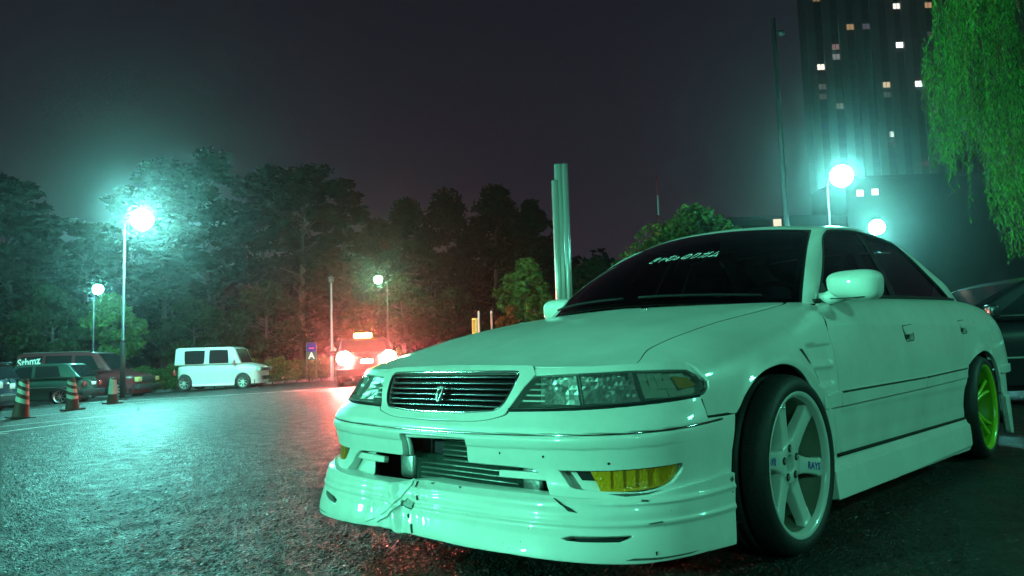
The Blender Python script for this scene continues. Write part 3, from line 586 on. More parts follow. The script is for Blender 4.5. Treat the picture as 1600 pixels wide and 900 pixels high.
# ---- front fenders
fr=[]
for y,z in [(.235,.681),(.297,.683),(.355,.680),(.378,.664),(.408,.617),(.40,.595),(.375,.577),(.355,.571)]: fr.append((y,iu_z(y,z)))
arch=YZ([(.527,.531),(.574,.577),(.656,.627),(.74,.65),(.85,.657),(.963,.628),(1.061,.553),(1.141,.452),(1.195,.345),(1.218,.262)])
dl=YZ([(1.355,.262),(1.335,.34),(1.321,.495),(1.311,.639),(1.306,.752),(1.34,.82),(1.40,.875)])
fen=[shut[0]]+fr+YZ([(.357,.535),(.372,.513),(.443,.513),(.51,.515)])+spl(arch,5)+spl(dl,5)+[(1.435,6.0)]+[(y,u-g) for y,u in shs[::-1][:-1]]
def BF(y,u):
    """fender with the rolled arch lip and side vents' recessed panel"""
    p=B(y,u); y=np.asarray(y,float); z=p[...,2]; r=np.hypot((y-.86)/1.0,(z-.30)/.98)
    p[...,0]+=.012*np.exp(-((r-.375)/.03)**2)*(z>.2)
    v=np.clip((y-1.06)/.03,0,1)*np.clip((1.30-y)/.03,0,1)*np.clip((.722-z)/.012,0,1)*np.clip((z-.56)/.012,0,1)*np.clip((y-1.03-(.72-z)*.45)/.02,0,1)
    v=v*(1-np.exp(-((z-.637)/.012)**2)); p[...,0]-=.010*v
    return p
v1=YZ([(1.006,.706),(1.036,.708),(1.084,.648),(1.054,.645)]); v2=YZ([(1.060,.626),(1.090,.628),(1.137,.573),(1.107,.570)])
for mi in (False,True):
    P_('fender',BF,fen,PAINT,CAR,mirror=mi,sc2=SB,h=.0095,depth=.02,holes=[v1,v2])
    P_('vent_backing',BF,YZ([(1.005,.715),(1.05,.715),(1.145,.56),(1.10,.56)]),DARK,CAR,mirror=mi,sc2=SB,h=.03,depth=0,off=-.016)
for mi in (False,True):
    for q in ([(1.008,.702),(1.024,.703),(1.071,.649),(1.055,.648)],[(1.063,.622),(1.079,.623),(1.125,.574),(1.109,.573)]): P_('vent_slot_shade',BF,YZ(q),DARK,CAR,mirror=mi,sc2=SB,h=.02,depth=0,off=.0012)  # dark patches over the slits paint the shade inside them
# ---- doors and quarter
def BD(y,u):
    p=B(y,u); z=p[...,2]; p[...,0]+=.004*np.exp(-((z-.80)/.02)**2)-.006*np.clip((.47-z)/.03,0,1)*np.clip((z-.30)/.05,0,1); return p
BL=5.62
fd=YZ([(1.362,.268),(1.342,.34),(1.328,.495),(1.318,.639),(1.313,.752),(1.347,.82),(1.41,.88)])
front_door=spl(fd,5)+[(1.445,5.35),(1.47,BL),(2.445,BL+.02)]+YZ([(2.442,.9),(2.440,.6),(2.44,.45),(2.452,.272)])
rear_door=YZ([(2.459,.272),(2.447,.45),(2.447,.6),(2.449,.9)])+[(2.452,BL+.02),(3.2,BL+.05),(3.72,BL+.12)]+spl(YZ([(3.70,.90),(3.62,.79),(3.45,.66),(3.335,.585)]),5)+spl(YZ([(3.29,.53),(3.215,.42),(3.21,.33),(3.24,.262)]),5)
# flush flap handles: hole + dish + flap
def hnd(y0,y1,z0,z1): return YZ([(y0,z1),(y1,z1+.008),(y1+.012,z0+.012),(y1-.005,z0),(y0+.03,z0-.004),(y0+.012,z0+.01)])
for mi in (False,True):
    for nm,ol,hy in (('front_door',front_door,(2.195,2.335,.722,.792)),('rear_door',rear_door,(3.245,3.385,.755,.825))):
        ho=hnd(*hy); dr=P_(nm,BD,ol,PAINT,CAR,mirror=mi,sc2=SB,h=.02,depth=.02,holes=[ho])
        P_('handle_recess',BD,ho,PAINT,dr,mirror=mi,sc2=SB,h=.02,depth=0,off=-.022)
        y0,y1,z0,z1=hy
        for s in ((-1,) if mi else (1,)):
            X=BD(*np.array(ho+[ho[0]]).T); M('handle_outline',xf(tube([tuple(v-np.array([.001,0,0])) for v in X],.0028,5),Matrix.Scale(s,4,(1,0,0))),DARK,dr,True)
        P_('door_handle',BD,hnd(y0+.006,y1-.006,z0+.035,z1-.004),PAINT,dr,mirror=mi,sc2=SB,h=.012,depth=.015,off=.004)
        P_('handle_pocket',BD,hnd(y0+.03,y1-.02,z0+.008,z0+.032),DARK,dr,mirror=mi,sc2=SB,h=.02,depth=.0,off=-.012)
rarch=YZ([(4.14,.36),(4.10,.45),(4.02,.53),(3.90,.605),(3.74,.645),(3.55,.635),(3.42,.60),(3.345,.575)])
quarter=spl(rarch,5)+spl(YZ([(3.345,.592),(3.455,.667),(3.628,.797),(3.708,.905)]),4)+[(3.715,5.7),(3.73,6.5),(4.19,6.6),(4.20,6.35),(4.69,6.4)]+[(4.70,4.6),(4.70,3.2)]+YZ([(4.70,.50),(4.20,.50),(4.19,.36)])
def BQ(y,u):
    p=B(y,u); y=np.asarray(y,float); z=p[...,2]; r=np.hypot(y-3.70,z-.27); p[...,0]+=.012*np.exp(-((r-.385)/.03)**2); return p
for mi in (False,True):
    P_('rear_fender',BQ,quarter,PAINT,CAR,mirror=mi,sc2=SB,h=.02,depth=.02)
    P_('fuel_flap' if not mi else 'quarter_trim',BQ,YZ([(4.06,.70),(4.17,.70),(4.17,.80),(4.06,.80)]),PAINT,CAR,mirror=mi,sc2=SB,h=.03,depth=.005,off=.003)
# side mouldings (each on its panel)
def mold(a,b,za,zb,nm='side_moulding'):
    for mi in (False,True): P_(nm,B,[(y,iu_z(y,z)) for y,z in [(a,za[0]),(b,za[1])]+[(b,zb[1]),(a,zb[0])]],PAINT,CAR,mirror=mi,sc2=SB,h=.018,depth=.014,off=.012)
mold(1.14,1.310,(.480,.479),(.521,.529)); mold(1.325,2.437,(.479,.490),(.529,.535)); mold(2.450,3.235,(.490,.503),(.535,.551)); mold(4.13,4.66,(.49,.49),(.535,.535))
for a,b,za,zb in ((1.325,2.437,.531,.537),(2.450,3.235,.537,.553)):
    for s in (1,-1): M('moulding_strip',xf(tube([tuple(B(y,iu_z(y,za+(zb-za)*(y-a)/(b-a)))+np.array([.011,0,0])) for y in np.linspace(a,b,16)],.0045,6),Matrix.Scale(s,4,(1,0,0))),mat('strip_dark',(.03,.05,.045),.3),CAR,True)
for s in (1,-1): M('sill_gap_shade',xf(tube([(.855,y,.290-.0085*(y-1.26)) for y in np.linspace(1.30,3.20,12)],.007,6),Matrix.Scale(s,4,(1,0,0))),DARK,CAR,True)  # dark tube painting the shade between door bottom and skirt
# sill step + skirt
for mi in (False,True):
    P_('side_skirt',SK,[(1.20,.142),(1.21,.20),(1.245,.287),(2.4,.278),(3.225,.268),(3.235,.262),(3.20,.18),(3.15,.107),(2.5,.118),(1.8,.134)],PAINT,CAR,mirror=mi,sc2=(.5,2),h=.012,depth=.05)
    P_('sill_strip',B,YZ([(1.40,.255),(3.2,.245),(3.2,.275),(1.40,.285)]),PAINT,CAR,mirror=mi,sc2=SB,h=.03,depth=.0,off=-.004)
# dark tubes laid in the shut lines as painted gap shade
def seam(pts,S,off=-.007,r=.0065,ms=(1,-1)):
    P=np.array(pts); X=S(P[:,0],P[:,1]); e=1e-3; du=S(P[:,0]+e,P[:,1])-X; dv=S(P[:,0],P[:,1]+e)-X; n=np.cross(du,dv); n/=np.linalg.norm(n,axis=1)[:,None]+1e-9; n[((X-[0,2,.4])*n).sum(1)<0]*=-1; X=X+n*off
    for s in ms: M('shut_line_shade',xf(tube([tuple(v) for v in X],r,5),Matrix.Scale(s,4,(1,0,0))),DARK,CAR,True)
seam([(y,u) for y,u in shs],B); seam([((y+.003),u) for y,u in spl(dl,5)]+[(1.44,5.9)],BD); seam([(2.4485,u) for u in np.linspace(.4,5.6,40)],BD)
seam(spl(YZ([(3.705,.90),(3.625,.79),(3.455,.663),(3.34,.588)]),5),BD); seam([(4.23+.47*t,6.39) for t in np.linspace(0,1,6)],B)
seam([(72.15,z) for z in np.linspace(.511,.566,5)],F,-.004,.005); seam([(a,.5125) for a in np.linspace(72.2,82.0,8)],F,-.004,.0055)
seam(spl([(28.4,.541),(45,.5485),(61,.5635),(71.8,.5745)],5),F,-.003,.005); seam(spl([(a,b-.0015) for a,b in [(0,.505),(10,.507),(20,.512),(27,.528),(28.8,.539)]],4),F,-.004,.005)
# ---- trunk, rear panel, rear bumper
tl=[(4.20,6.38),(4.69,6.43),(4.69,9.57),(4.20,9.62)]
P_('trunk_lid',B2,tl,PAINT,CAR,sc2=SB,h=.04,depth=.02,ref=(0,4,0))
def RBk(phi,z):
    z=np.asarray(z,float); ph=np.radians(np.asarray(phi,float)); W=np.interp(z,[.10,.2,.3,.5,.7,.95],[.875,.872,.868,.866,.80,.68]); D=np.interp(z,[.10,.2,.3,.5,.55,.95],[.70,.70,.72,.72,.66,.60]); n=3.2
    r=((np.abs(np.sin(ph))/W)**n+(np.abs(np.cos(ph))/D)**n)**(-1/n); return np.stack([r*np.sin(ph),4.08+r*np.cos(ph),z],-1)
P_('rear_bumper',RBk,[(-86,.50),(86,.50),(84,.38),(83,.25),(80,.10),(60,.13),(-60,.13),(-80,.10),(-83,.25),(-84,.38)],PAINT,CAR,sc2=SF,h=.03,depth=.03,ref=(0,4,.3))
P_('rear_panel',RBk,[(-50,.505),(50,.505),(50,.95),(-50,.95)],PAINT,CAR,sc2=SF,h=.05,depth=.02,ref=(0,4,.3))
for sg in (1,-1): P_('tail_light',RBk,[(sg*20,.62),(sg*68,.62),(sg*66,.80),(sg*20,.82)],mat('tail_lens',(.25,.01,.01),.15,coat=1),CAR,sc2=SF,h=.05,depth=.02,off=.012,ref=(0,4,.3))
# ---- greenhouse
WSm=lambda a,t:WS(a,t)
k=[(-.985,-.05),(-.985,.93),(-.93,.955),(-.5,.965),(.5,.965),(.93,.955),(.985,.93),(.985,-.05),(.5,-.055)]
WIND=P_('windshield',WS,[(a,t) for a,t in k],WGLASS,CAR,sc2=(.6,.9),h=.04,depth=0,ref=(0,3,.5))
ring_o=[(-1.01,-.06),(-1.01,1.0),(1.01,1.0),(1.01,-.06)]; ring_i=[(-.955,.0),(-.955,.90),(-.91,.935),(.91,.935),(.955,.90),(.955,.0)]
P_('windshield_seal',WS,ring_o,RUBS,CAR,sc2=(.6,.9),h=.04,depth=0,off=-.002,ref=(0,3,.5),holes=[ring_i])
PR=[((1.50,.885),tuple(WS(1,-.05))),((1.60,.962),tuple(WS(1,.15))),((1.72,1.055),tuple(WS(1,.38))),((1.83,1.143),tuple(WS(1,.60))),((1.932,1.223),tuple(WS(1,.80))),((2.023,1.266),tuple(WS(1,.93))),((2.13,1.291),(.503,2.12,1.312)),((2.461,1.320),(.50,2.45,1.347)),((2.789,1.323),(.50,2.8,1.347)),((3.0,1.315),(.50,3.04,1.335)),((3.131,1.307),(.50,3.20,1.312)),((3.304,1.227),(.53,3.44,1.25)),((3.465,1.128),(.565,3.68,1.178)),((3.617,1.044),(.60,3.95,1.097)),((3.681,.991),(.625,4.06,1.045)),((3.735,.945),(.65,4.17,.962))]
inn=np.array(spl([tuple(SG(a,b)+np.array([.006,0,0])) for (a,b),_ in PR],7)); out_=np.array(spl([o for _,o in PR],7))
G=np.zeros((len(inn),9,3))
for i in range(len(inn)):
    a,b=inn[i],out_[i]; t0=np.array([a[0],a[1],a[2]]); nn_=min(np.linalg.norm(b-a),.16)*(1-.9*max(0,(i-90)/15.)); c=(a+b)/2+np.array([.35*nn_,-.0,.10*nn_])
    for j,t in enumerate(np.linspace(0,1,9)): G[i,j]=(1-t)**2*a+2*t*(1-t)*c+t*t*b
for sg in (1,-1):
    g_=grid(G*[sg,1,1]); 
    M('window_frame_pillar',(g_[0],[f[::-1] for f in g_[1]] if sg>0 else g_[1]),PAINT,CAR,True)
def coons(c0,c1,d0,d1,crown=0):
    """c0,c1 along u at v=0,1; d0,d1 along v at u=0,1 (arrays)"""
    n,m=len(c0),len(d0); u=np.linspace(0,1,n)[:,None,None]; v=np.linspace(0,1,m)[None,:,None]; c0,c1,d0,d1=map(np.array,(c0,c1,d0,d1))
    R=(1-v)*c0[:,None]+v*c1[:,None]+(1-u)*d0[None]+u*d1[None]-((1-u)*(1-v)*c0[0]+u*(1-v)*c0[-1]+(1-u)*v*c1[0]+u*v*c1[-1]); R[...,2]+=(crown*16*u*(1-u)*v*(1-v))[...,0]; return R
i0=5*7+3; i1=10*7
edge=out_[i0:i1+1]; n=31; ii=np.linspace(0,len(edge)-1,n); ed=np.array([np.interp(ii,range(len(edge)),edge[:,k]) for k in range(3)]).T
aa=np.linspace(-1,1,41); fr_=WS(aa,np.full(41,1.0)); e0=ed[0]; fr_=np.stack([aa*e0[0],e0[1]-(1-np.abs(aa)**2.2)*.14,e0[2]+(1-np.abs(aa)**2.2)*.030],-1)
r0=ed[-1]; rr_=np.stack([aa*r0[0],r0[1]-.0+(1-aa**2)*.04,r0[2]+(1-np.abs(aa)**2.3)*.030],-1)
g_=grid(coons(fr_,rr_,ed*[-1,1,1],ed,.004)); M('roof',(g_[0],[f[::-1] for f in g_[1]]),PAINT,CAR,True)
# rear glass
rs=out_[i1:]; ii=np.linspace(0,len(rs)-1,15); rs=np.array([np.interp(ii,range(len(rs)),rs[:,k]) for k in range(3)]).T
rb=rs[-1]; rbot=np.stack([aa*rb[0],rb[1]+(1-aa**2)*.06,rb[2]+(1-aa**2)*.01],-1)
g_=grid(coons(rr_,rbot,rs*[-1,1,1],rs,.03)); M('rear_glass',(g_[0],[f[::-1] for f in g_[1]]),WGLASS,CAR,True)
# roof-edge wing over the rear glass
sp=np.stack([np.stack([aa*.47,3.38+.0*aa+dy+(1-aa**2)*.05,1.300+dz+(1-aa**2)*.035],-1) for dy,dz in [(0,-.03),(-.01,.0),(.02,.018),(.12,.012),(.20,.0),(.21,-.012),(.12,-.018),(.0,-.03)]],1)
g_=grid(sp); M('rear_window_visor',(g_[0],[f[::-1] for f in g_[1]]),PAINT,CAR,True)
# side glass with B-pillar, seals
sgp=[(1.56,.90),(1.60,.955),(1.72,1.048),(1.83,1.136),(1.93,1.215),(2.02,1.257),(2.13,1.283),(2.46,1.312),(2.789,1.315),(3.0,1.308),(3.125,1.298),(3.295,1.22),(3.455,1.122),(3.607,1.038),(3.68,.985),(3.70,.955),(3.66,.94),(2.6,.93)]
for mi in (False,True):
    sg_=SG
    bp=[(2.455,.93),(2.545,.93),(2.60,1.315),(2.53,1.315)] # pillar between the door glasses
    fgl=[p for p in sgp if p[0]<2.40]+[(2.46,1.312),(2.44,.928)]; fgl=[(1.56,.90),(1.60,.955),(1.72,1.048),(1.83,1.136),(1.93,1.215),(2.02,1.257),(2.13,1.283),(2.525,1.314),(2.452,.928)]
    rgl=[(2.548,.929),(2.605,1.316),(2.789,1.315),(3.0,1.308),(3.125,1.298),(3.295,1.22),(3.455,1.122),(3.607,1.038),(3.68,.985),(3.70,.955),(3.66,.94)]
    P_('front_door_glass',SG,fgl,WGLASS,CAR,mirror=mi,h=.08,depth=0,off=-.004,ref=(0,2.5,.9))
    P_('rear_door_glass',SG,rgl,WGLASS,CAR,mirror=mi,h=.08,depth=0,off=-.004,ref=(0,2.5,.9))
    P_('door_pillar',SG,bp,mat('pillar_film',(.02,.022,.024),.25),CAR,mirror=mi,h=.05,depth=.004,off=.001,ref=(0,2.5,.9))
    s=-1 if mi else 1
    M('window_seal',xf(tube([tuple(SG(a,b)+np.array([.003,0,0])) for a,b in spl([(1.50,.885)]+sgp[1:16],3)],.0075,6),Matrix.Scale(s,4,(1,0,0))),RUBS,CAR,True)
    M('belt_moulding',xf(tube([tuple(B(y,5.72+.02*(y-1.5))+np.array([.002,0,.006])) for y in np.linspace(1.47,3.74,20)],.011,6),Matrix.Scale(s,4,(1,0,0))),RUBS,CAR,True)
# cowl
M('cowl_panel',grid(np.stack([np.stack([aa*.70,1.13+.30*np.abs(aa)**2.2+d,.885+zz-.02*np.abs(aa)**2+0*aa],-1) for d,zz in [(-.03,-.01),(.03,.0),(.09,.01)]],0)),BLACK,CAR,True)
# ---- bumper (upper part of the face) with intake and fog openings
b_top=[(0,.505),(10,.507),(20,.512),(27,.528),(28.8,.539),(45,.546),(61,.561),(71.8,.572),(72.2,.509),(77.5,.506),(82.5,.508)]
b_side=[(81,.45),(79.6,.40),(78.9,.335)]
b_bot=[(77.6,.339),(68,.330),(61.4,.319),(57.2,.307),(50,.303),(43,.302),(39.6,.303)]
b_int=[(39.3,.312),(38.9,.325),(38.6,.341),(37.7,.357),(36.6,.369),(35.4,.376),(30,.378),(15.6,.377),(15.1,.382),(15.0,.450),(14.2,.456)]
hb=spl(b_top[:5],3)[:-1]+spl(b_top[4:8],4)+b_top[8:]+b_side+b_bot+b_int
bump_out=hb+[(-a,b) for a,b in hb[::-1]][:-1]
fogh=[(40.9,.377),(50,.381),(64.3,.394),(64.6,.382),(64.0,.362),(62.2,.338),(59.5,.325),(55.9,.317),(50,.319),(44.4,.323),(43.3,.328)]
P_('front_bumper',F,bump_out,PAINT,CAR,sc2=(.009,2.2),h=.0095,depth=.03,holes=[fogh,mir(fogh)])
gz_=lambda a:.4665+.035*(a/77)**2
M('bumper_strip',tube([tuple(F(a,gz_(a))+np.array([sin(radians(a))*-.001,.001,0])) for a in np.linspace(-77,77,120)],.0042,8),mat('strip_chrome',(.5,.52,.52),.1,1),CAR,True)
# screw holes / chips
for a,z in [(26.6,.414),(38.0,.413),(50.5,.40)]:
    P_('screw_hole',F,[(a+.28*cos(q),z+.004*sin(q)) for q in np.linspace(0,2*pi,9)[:-1]],DARK,CAR,sc2=SF,h=.01,depth=0,off=.0012)
# ---- lip
def LF(phi,z):
    phi=np.asarray(phi,float); z=np.asarray(z,float); p=F(phi,z); n=np.stack([np.sin(np.radians(phi)),-np.cos(np.radians(phi)),0*phi],-1)
    out=.012+.008*np.clip((-phi-20)/20,0,1)*np.clip((.33-z)/.06,0,1)
    wr=.6*(.012*np.exp(-((phi+9+60*(z-.22))/1.8)**2)-.009*np.exp(-((phi+4.5+40*(z-.22))/1.6)**2)+.004*np.sin(phi*1.3+z*60)*np.exp(-((phi+7)/9)**2)+.0035*np.sin(phi*.9+z*25)*np.exp(-((phi+18)/10)**2))
    rid=.006*np.exp(-((z-.232-.00012*np.abs(phi))/.007)**2)+.006*np.exp(-((z-.283-.0002*np.abs(phi))/.006)**2)
    return p+n*(out+wr+rid)[...,None]
lt=[(0,.306),(16,.304),(34,.306),(44,.303),(50,.303),(57.2,.308),(61.4,.320),(68,.331),(77.6,.340),(79,.334)]
ltR=[(-3,.303),(-8,.298),(-13,.288),(-23,.288),(-33,.287),(-42,.296),(-50,.312),(-62,.322),(-76,.336),(-78.5,.33)]
lb=[(77.6,.24),(76.8,.136),(68,.142),(61,.140),(54.5,.138),(43,.144),(31,.149),(20,.147),(8,.149),(0,.150),(-4,.146),(-7,.151),(-10,.153),(-20,.144),(-32,.137),(-43,.131),(-60,.128),(-77,.13),(-78,.24)]
lip_out=lt+lb+ltR[::-1]
slot=[(40.9,.199),(41.4,.205),(42.8,.211),(53.0,.213),(53.5,.208),(52.8,.199),(51,.191),(44.4,.191),(42,.193)]
slotR=[(-34.0,.184),(-33.5,.200),(-36,.210),(-42,.218),(-43.5,.216),(-42,.200),(-38,.188)]
P_('front_lip',LF,lip_out,PAINT,CAR,sc2=(.012,1.5),h=.0095,depth=.03,holes=[slot,slotR],ref=(0,2,.2))
P_('lip_slot_backing',LF,[(38,.18),(57,.18),(57,.225),(38,.225)],DARK,CAR,sc2=SF,h=.03,depth=0,off=-.034,ref=(0,2,.2))
P_('lip_slot_backing',LF,[(-32,.175),(-32,.225),(-46,.23),(-46,.175)],DARK,CAR,sc2=SF,h=.03,depth=0,off=-.034,ref=(0,2,.2))
# ledge closing the lip's top edge back to the bumper
lg=[]
for q in np.linspace(-78,78,90):
    zt=float(np.interp(q,[x[0] for x in ltR[::-1]+lt[:-1]],[x[1] for x in ltR[::-1]+lt[:-1]])); a_=LF(q,zt); b_=F(q,zt+.002)*1.0; dn=np.array([-sin(radians(q)),cos(radians(q)),0]); lg.append([a_-[0,0,.002],b_+dn*.004,b_+dn*.05])
g_=grid(np.array(lg)); M('lip_ledge',(g_[0],g_[1]),PAINT,CAR,True)
# damage: cracks, missing paint, tape
SCUFF=mat('scuffed_primer',(.10,.11,.10),.8,var=(60,.5))
for q,nm in [([(-4.9,.246),(-4.3,.25),(-6.3,.226),(-6.8,.227)],'crack'),([(-6.9,.226),(-6.6,.222),(-1.6,.215),(-1.8,.219)],'crack'),([(-1.2,.22),(-.7,.24),(-1.1,.24),(-1.8,.218)],'crack'),([(-3.6,.30),(-2.4,.284),(-2.0,.286),(-2.8,.301)],'crack'),([(-1.0,.262),(-.4,.246),(.3,.25),(-.3,.262)],'crack'),([(-.2,.175),(.9,.15),(1.6,.152),(.6,.178)],'crack'),([(-2.0,.205),(-1.1,.193),(-1.7,.19),(-2.6,.2)],'crack'),([(39.8,.301),(40.4,.300),(43.2,.279),(44.3,.268),(42.6,.271),(41.6,.284)],'crack'),([(50,.315),(57,.317),(60.2,.324),(57,.3125),(53,.308)],'scuff'),([(51.5,.147),(57,.144),(64,.146),(66,.150),(58,.149),(53,.152)],'scuff'),([(55.5,.302),(56.6,.300),(56.4,.296),(55.2,.297)],'chip'),([(56,.240),(58.6,.243),(58.7,.240),(56,.238)],'scratch'),([(-46,.142),(-41,.146),(-36,.146),(-41,.142)],'scuff'),([(77,.322),(77.9,.330),(78.4,.318),(77.6,.312)],'chip'),([(76.9,.285),(77.4,.288),(77.5,.281)],'chip'),([(2.5,.302),(4.0,.3035),(3.6,.298),(2.6,.299)],'chip'),([(13.5,.303),(15,.302),(14.5,.297)],'chip')]:
    S_=F if nm=='scuff' and q[0][1]>.3 else LF
    P_('paint_'+nm,S_,q,SCUFF if nm!='crack' else mat('crack_dark',(.02,.025,.022),.8),CAR,sc2=SF,h=.006,depth=0,off=.0016,ref=(0,2,.2))
TAPE=mat('white_tape',(.86,.88,.84),.35,bump=(45,.6,3))
def tape(pts,wd,off,nm='repair_tape'):
    P=np.array(spl(pts,8)); D=np.gradient(P,axis=0)*[.0145,1]; D/=np.linalg.norm(D,axis=1)[:,None]; L=P+np.stack([-D[:,1]/.0145,D[:,0]],1)*wd; R=P-np.stack([-D[:,1]/.0145,D[:,0]],1)*wd*(1+.2*np.sin(np.arange(len(P))*1.1))[:,None]
    P_(nm,LF,[tuple(p) for p in L]+[tuple(p) for p in R[::-1]],TAPE,CAR,sc2=SF,h=.008,depth=.002,off=off,ref=(0,2,.2))
tape([(-5.2,.296),(-8.2,.255),(-11,.215),(-14.5,.186),(-18.5,.165)],.0125,.004)
tape([(-6.5,.235),(-10,.19),(-14,.165)],.007,.007)
P_('badge_patch',LF,[(-4.5,.247),(-1.6,.239),(-1.9,.217),(-6.1,.224)],mat('patch_grey',(.45,.47,.44),.5,bump=(120,.8,2)),CAR,sc2=SF,h=.006,depth=.001,off=.0012,ref=(0,2,.2))
# ---- plate recess: inner bracket and reveal
g1=[F(-15.3,z)+np.array([0,.004,0]) for z in (.452,.375)]; 
M('plate_bracket',join(tube([tuple(F(-13.2,z)+np.array([0,.022,0])) for z in (.375,.41,.446)],.0075,8),tube([tuple(F(a,.447+.0003*a)+np.array([0,.018,0])) for a in np.linspace(-13.2,14.8,12)],.0055,8)),PAINT,CAR,True)
RV=mat('recess_green_grey',(.10,.13,.11),.6)
rv=[(-15.0,.375),(-15.0,.452),(14.6,.458),(14.9,.38)]
rp=[]
for a,z in resample(np.array(spl([(-15.0*.0145,.375),(-15.0*.0145,.45)],2)),.02): rp.append((a/.0145,z))
R1=np.array([[F(a,z)+np.array([0,d,0]) for d in (.003,.05)] for a,z in [(-15,.372),(-15,.40),(-15,.43),(-15,.452),(-10,.455),(0,.456),(10,.456),(15,.455)]])
M('plate_recess',grid(R1),PAINT,CAR,False)
# ---- intake: intercooler, pipes, bars
z0=.285
core=M('intercooler',join(box(-.185,.345,.062,.14,.275,.375),box(-.03,.345,.062,.14,.37,.44)),mat('core_dark',(.012,.04,.03),.5,.3,bump=(300,.8,2)),CAR)
for i in range(9):
    z=.293+i*.0172
    M('cooler_fin',bbox(-.15 if i<4 else -.03,.33,.052,.066,z-.0022,z+.0022,.0015,1),mat('fin_metal',(.42,.46,.44),.35,.9),core,True)
for s in (1,-1):
    M('cooler_tank',bev(box(*( (.345,.43) if s>0 else (-.27,-.187)),.05,.13,.28,.372),.015,3),ALU,CAR,True)
    P_('intake_bar',F,[(s*25.4,.343),(s*25.4,.357),(s*38.6,.360),(s*39.0,.345)][::s],PAINT,CAR,sc2=SF,h=.01,depth=.02,off=-.012)
P_('intake_recess',F,[(-41,.372),(-31.5,.374),(-31.5,.335),(-29,.305),(-41,.305)],PAINT,CAR,sc2=SF,h=.02,depth=0,off=-.035)
M('intake_backing',box(-.5,.5,.15,.16,.20,.46),DARK,CAR)
M('radiator_support',box(-.18,-.03,.09,.1,.37,.455),mat('dark_frame',(.02,.008,.02),.6),CAR)
# fog lamps
fl=[(47.0,.3775),(55,.382),(63.7,.3875),(63.3,.367),(62.4,.352),(60.8,.336),(58,.330),(54.6,.3265),(49,.3225)]
for s,mm in ((1,FOGY),(-1,AMBER)):
    q=fl if s>0 else mir(fl); lens=P_('fog_lamp',F,q,mm,CAR,sc2=SF,h=.01,depth=.02,off=-.012)
    refl=[P_('fog_rib',F,[(s*a,.33+.0006*(a-48)),(s*(a+.7),.33+.0006*(a-48)),(s*(a+.7),.378+.0003*(a-48)),(s*a,.378+.0003*(a-48))],mm,lens,sc2=SF,h=.01,depth=.003,off=-.006) for a in (50,52.2,54.4,56.6,58.8)]
    q=[(40,.384),(66,.40),(65.5,.33),(56,.305),(42,.312)]; q=q if s>0 else mir(q)
    P_('fog_bucket',F,q,PAINT,CAR,sc2=SF,h=.02,depth=0,off=-.035)
    q=[(43.2,.379),(46.7,.3795),(47.8,.347),(45.0,.347)]; q=q if s>0 else mir(q)
    P_('fog_duct',F,q,DARK,CAR,sc2=SF,h=.02,depth=0,off=-.030)
# ---- grille
fo=[(0,.505),(10,.507),(20,.512),(27,.529),(28.2,.541),(33.0,.616),(36.1,.652)]+[(a,z+.001) for a,z in fez[::-1] if a<=35.6]
fi=[(0,.528),(12,.529),(23,.537),(25.6,.545),(28,.572),(31.2,.645),(31.0,.656),(29.5,.663),(14,.664),(0,.664)]
fo2=spl(fo[:5],4)[:-1]+fo[4:]; fi2=spl(fi,4)
def GF(phi,z): 
    p=F(phi,z); p[...,1]-=.006*np.clip((np.abs(np.asarray(phi,float))*-1+30)/6,0,1)*np.clip((.56-z)/.03,0,1); return p
fo_full=fo2+[(-a,b) for a,b in fo2[::-1]][1:-1]; fi_full=fi2+[(-a,b) for a,b in fi2[::-1]][1:-1]
GR=P_('grille_surround',F,fo_full,PAINT,CAR,sc2=SF,h=.009,depth=.03,holes=[fi_full],off=.004)
cf=[tuple(F(a,z)+np.array([0,-.001,0])) for a,z in [(a*.985,.60+(z-.60)*.965) for a,z in resample(np.array(fi_full)*[.0145,1],.02)/[.0145,1]]]
M('grille_frame',tube(cf,.0055,8,closed=True),CHROME,CAR,True)
P_('grille_backing',F,[(a*1.02,z) for a,z in fi_full],DARK,CAR,sc2=SF,h=.03,depth=0,off=-.045)
for i,z in enumerate([.645,.625,.606,.588,.570,.552]):
    am=float(np.interp(z,[.545,.572,.645],[25,27.4,30.6])); am-=.6
    R_=np.array([[F(a,z+dz)+np.array([0,dy,0]) for dy,dz in [(.020,.0065),(.010,.007),(.004,.003),(.004,-.003),(.010,-.005),(.020,-.005)]] for a in np.linspace(-am,am,40)])
    M('grille_slat',grid(R_),DCHROME,CAR,True)
em=[]
sh=[(0,-.036),(.010,-.028),(.015,-.012),(.016,.010),(.020,.026),(.012,.022),(.009,.012),(.005,.026),(0,.030)]
shp=sh+[(-a,b) for a,b in sh[::-1]][1:-1]
c0=F(0,.594); V=[(a,float(c0[1])-.012-.0*b+(.30*b),.594+b) for a,b in shp]+[(a*.8,float(c0[1])-.020+(.30*b),.594+b*.8) for a,b in shp]; n=len(shp)
EM=M('grille_emblem',(V,[(i,(i+1)%n,n+(i+1)%n,n+i) for i in range(n)]+[tuple(range(n,2*n))]),CHROME,CAR)
M('emblem_ridge',join(tube([(0,float(c0[1])-.021-.008,.57),(0,float(c0[1])-.022+.003,.61)],.0022,6),tube([(-.008,float(c0[1])-.018,.60),(0,float(c0[1])-.024,.588),(.008,float(c0[1])-.018,.60)],.002,6),ball((0,float(c0[1])-.02,.602),.0042,8,6)),CHROME,EM,True)
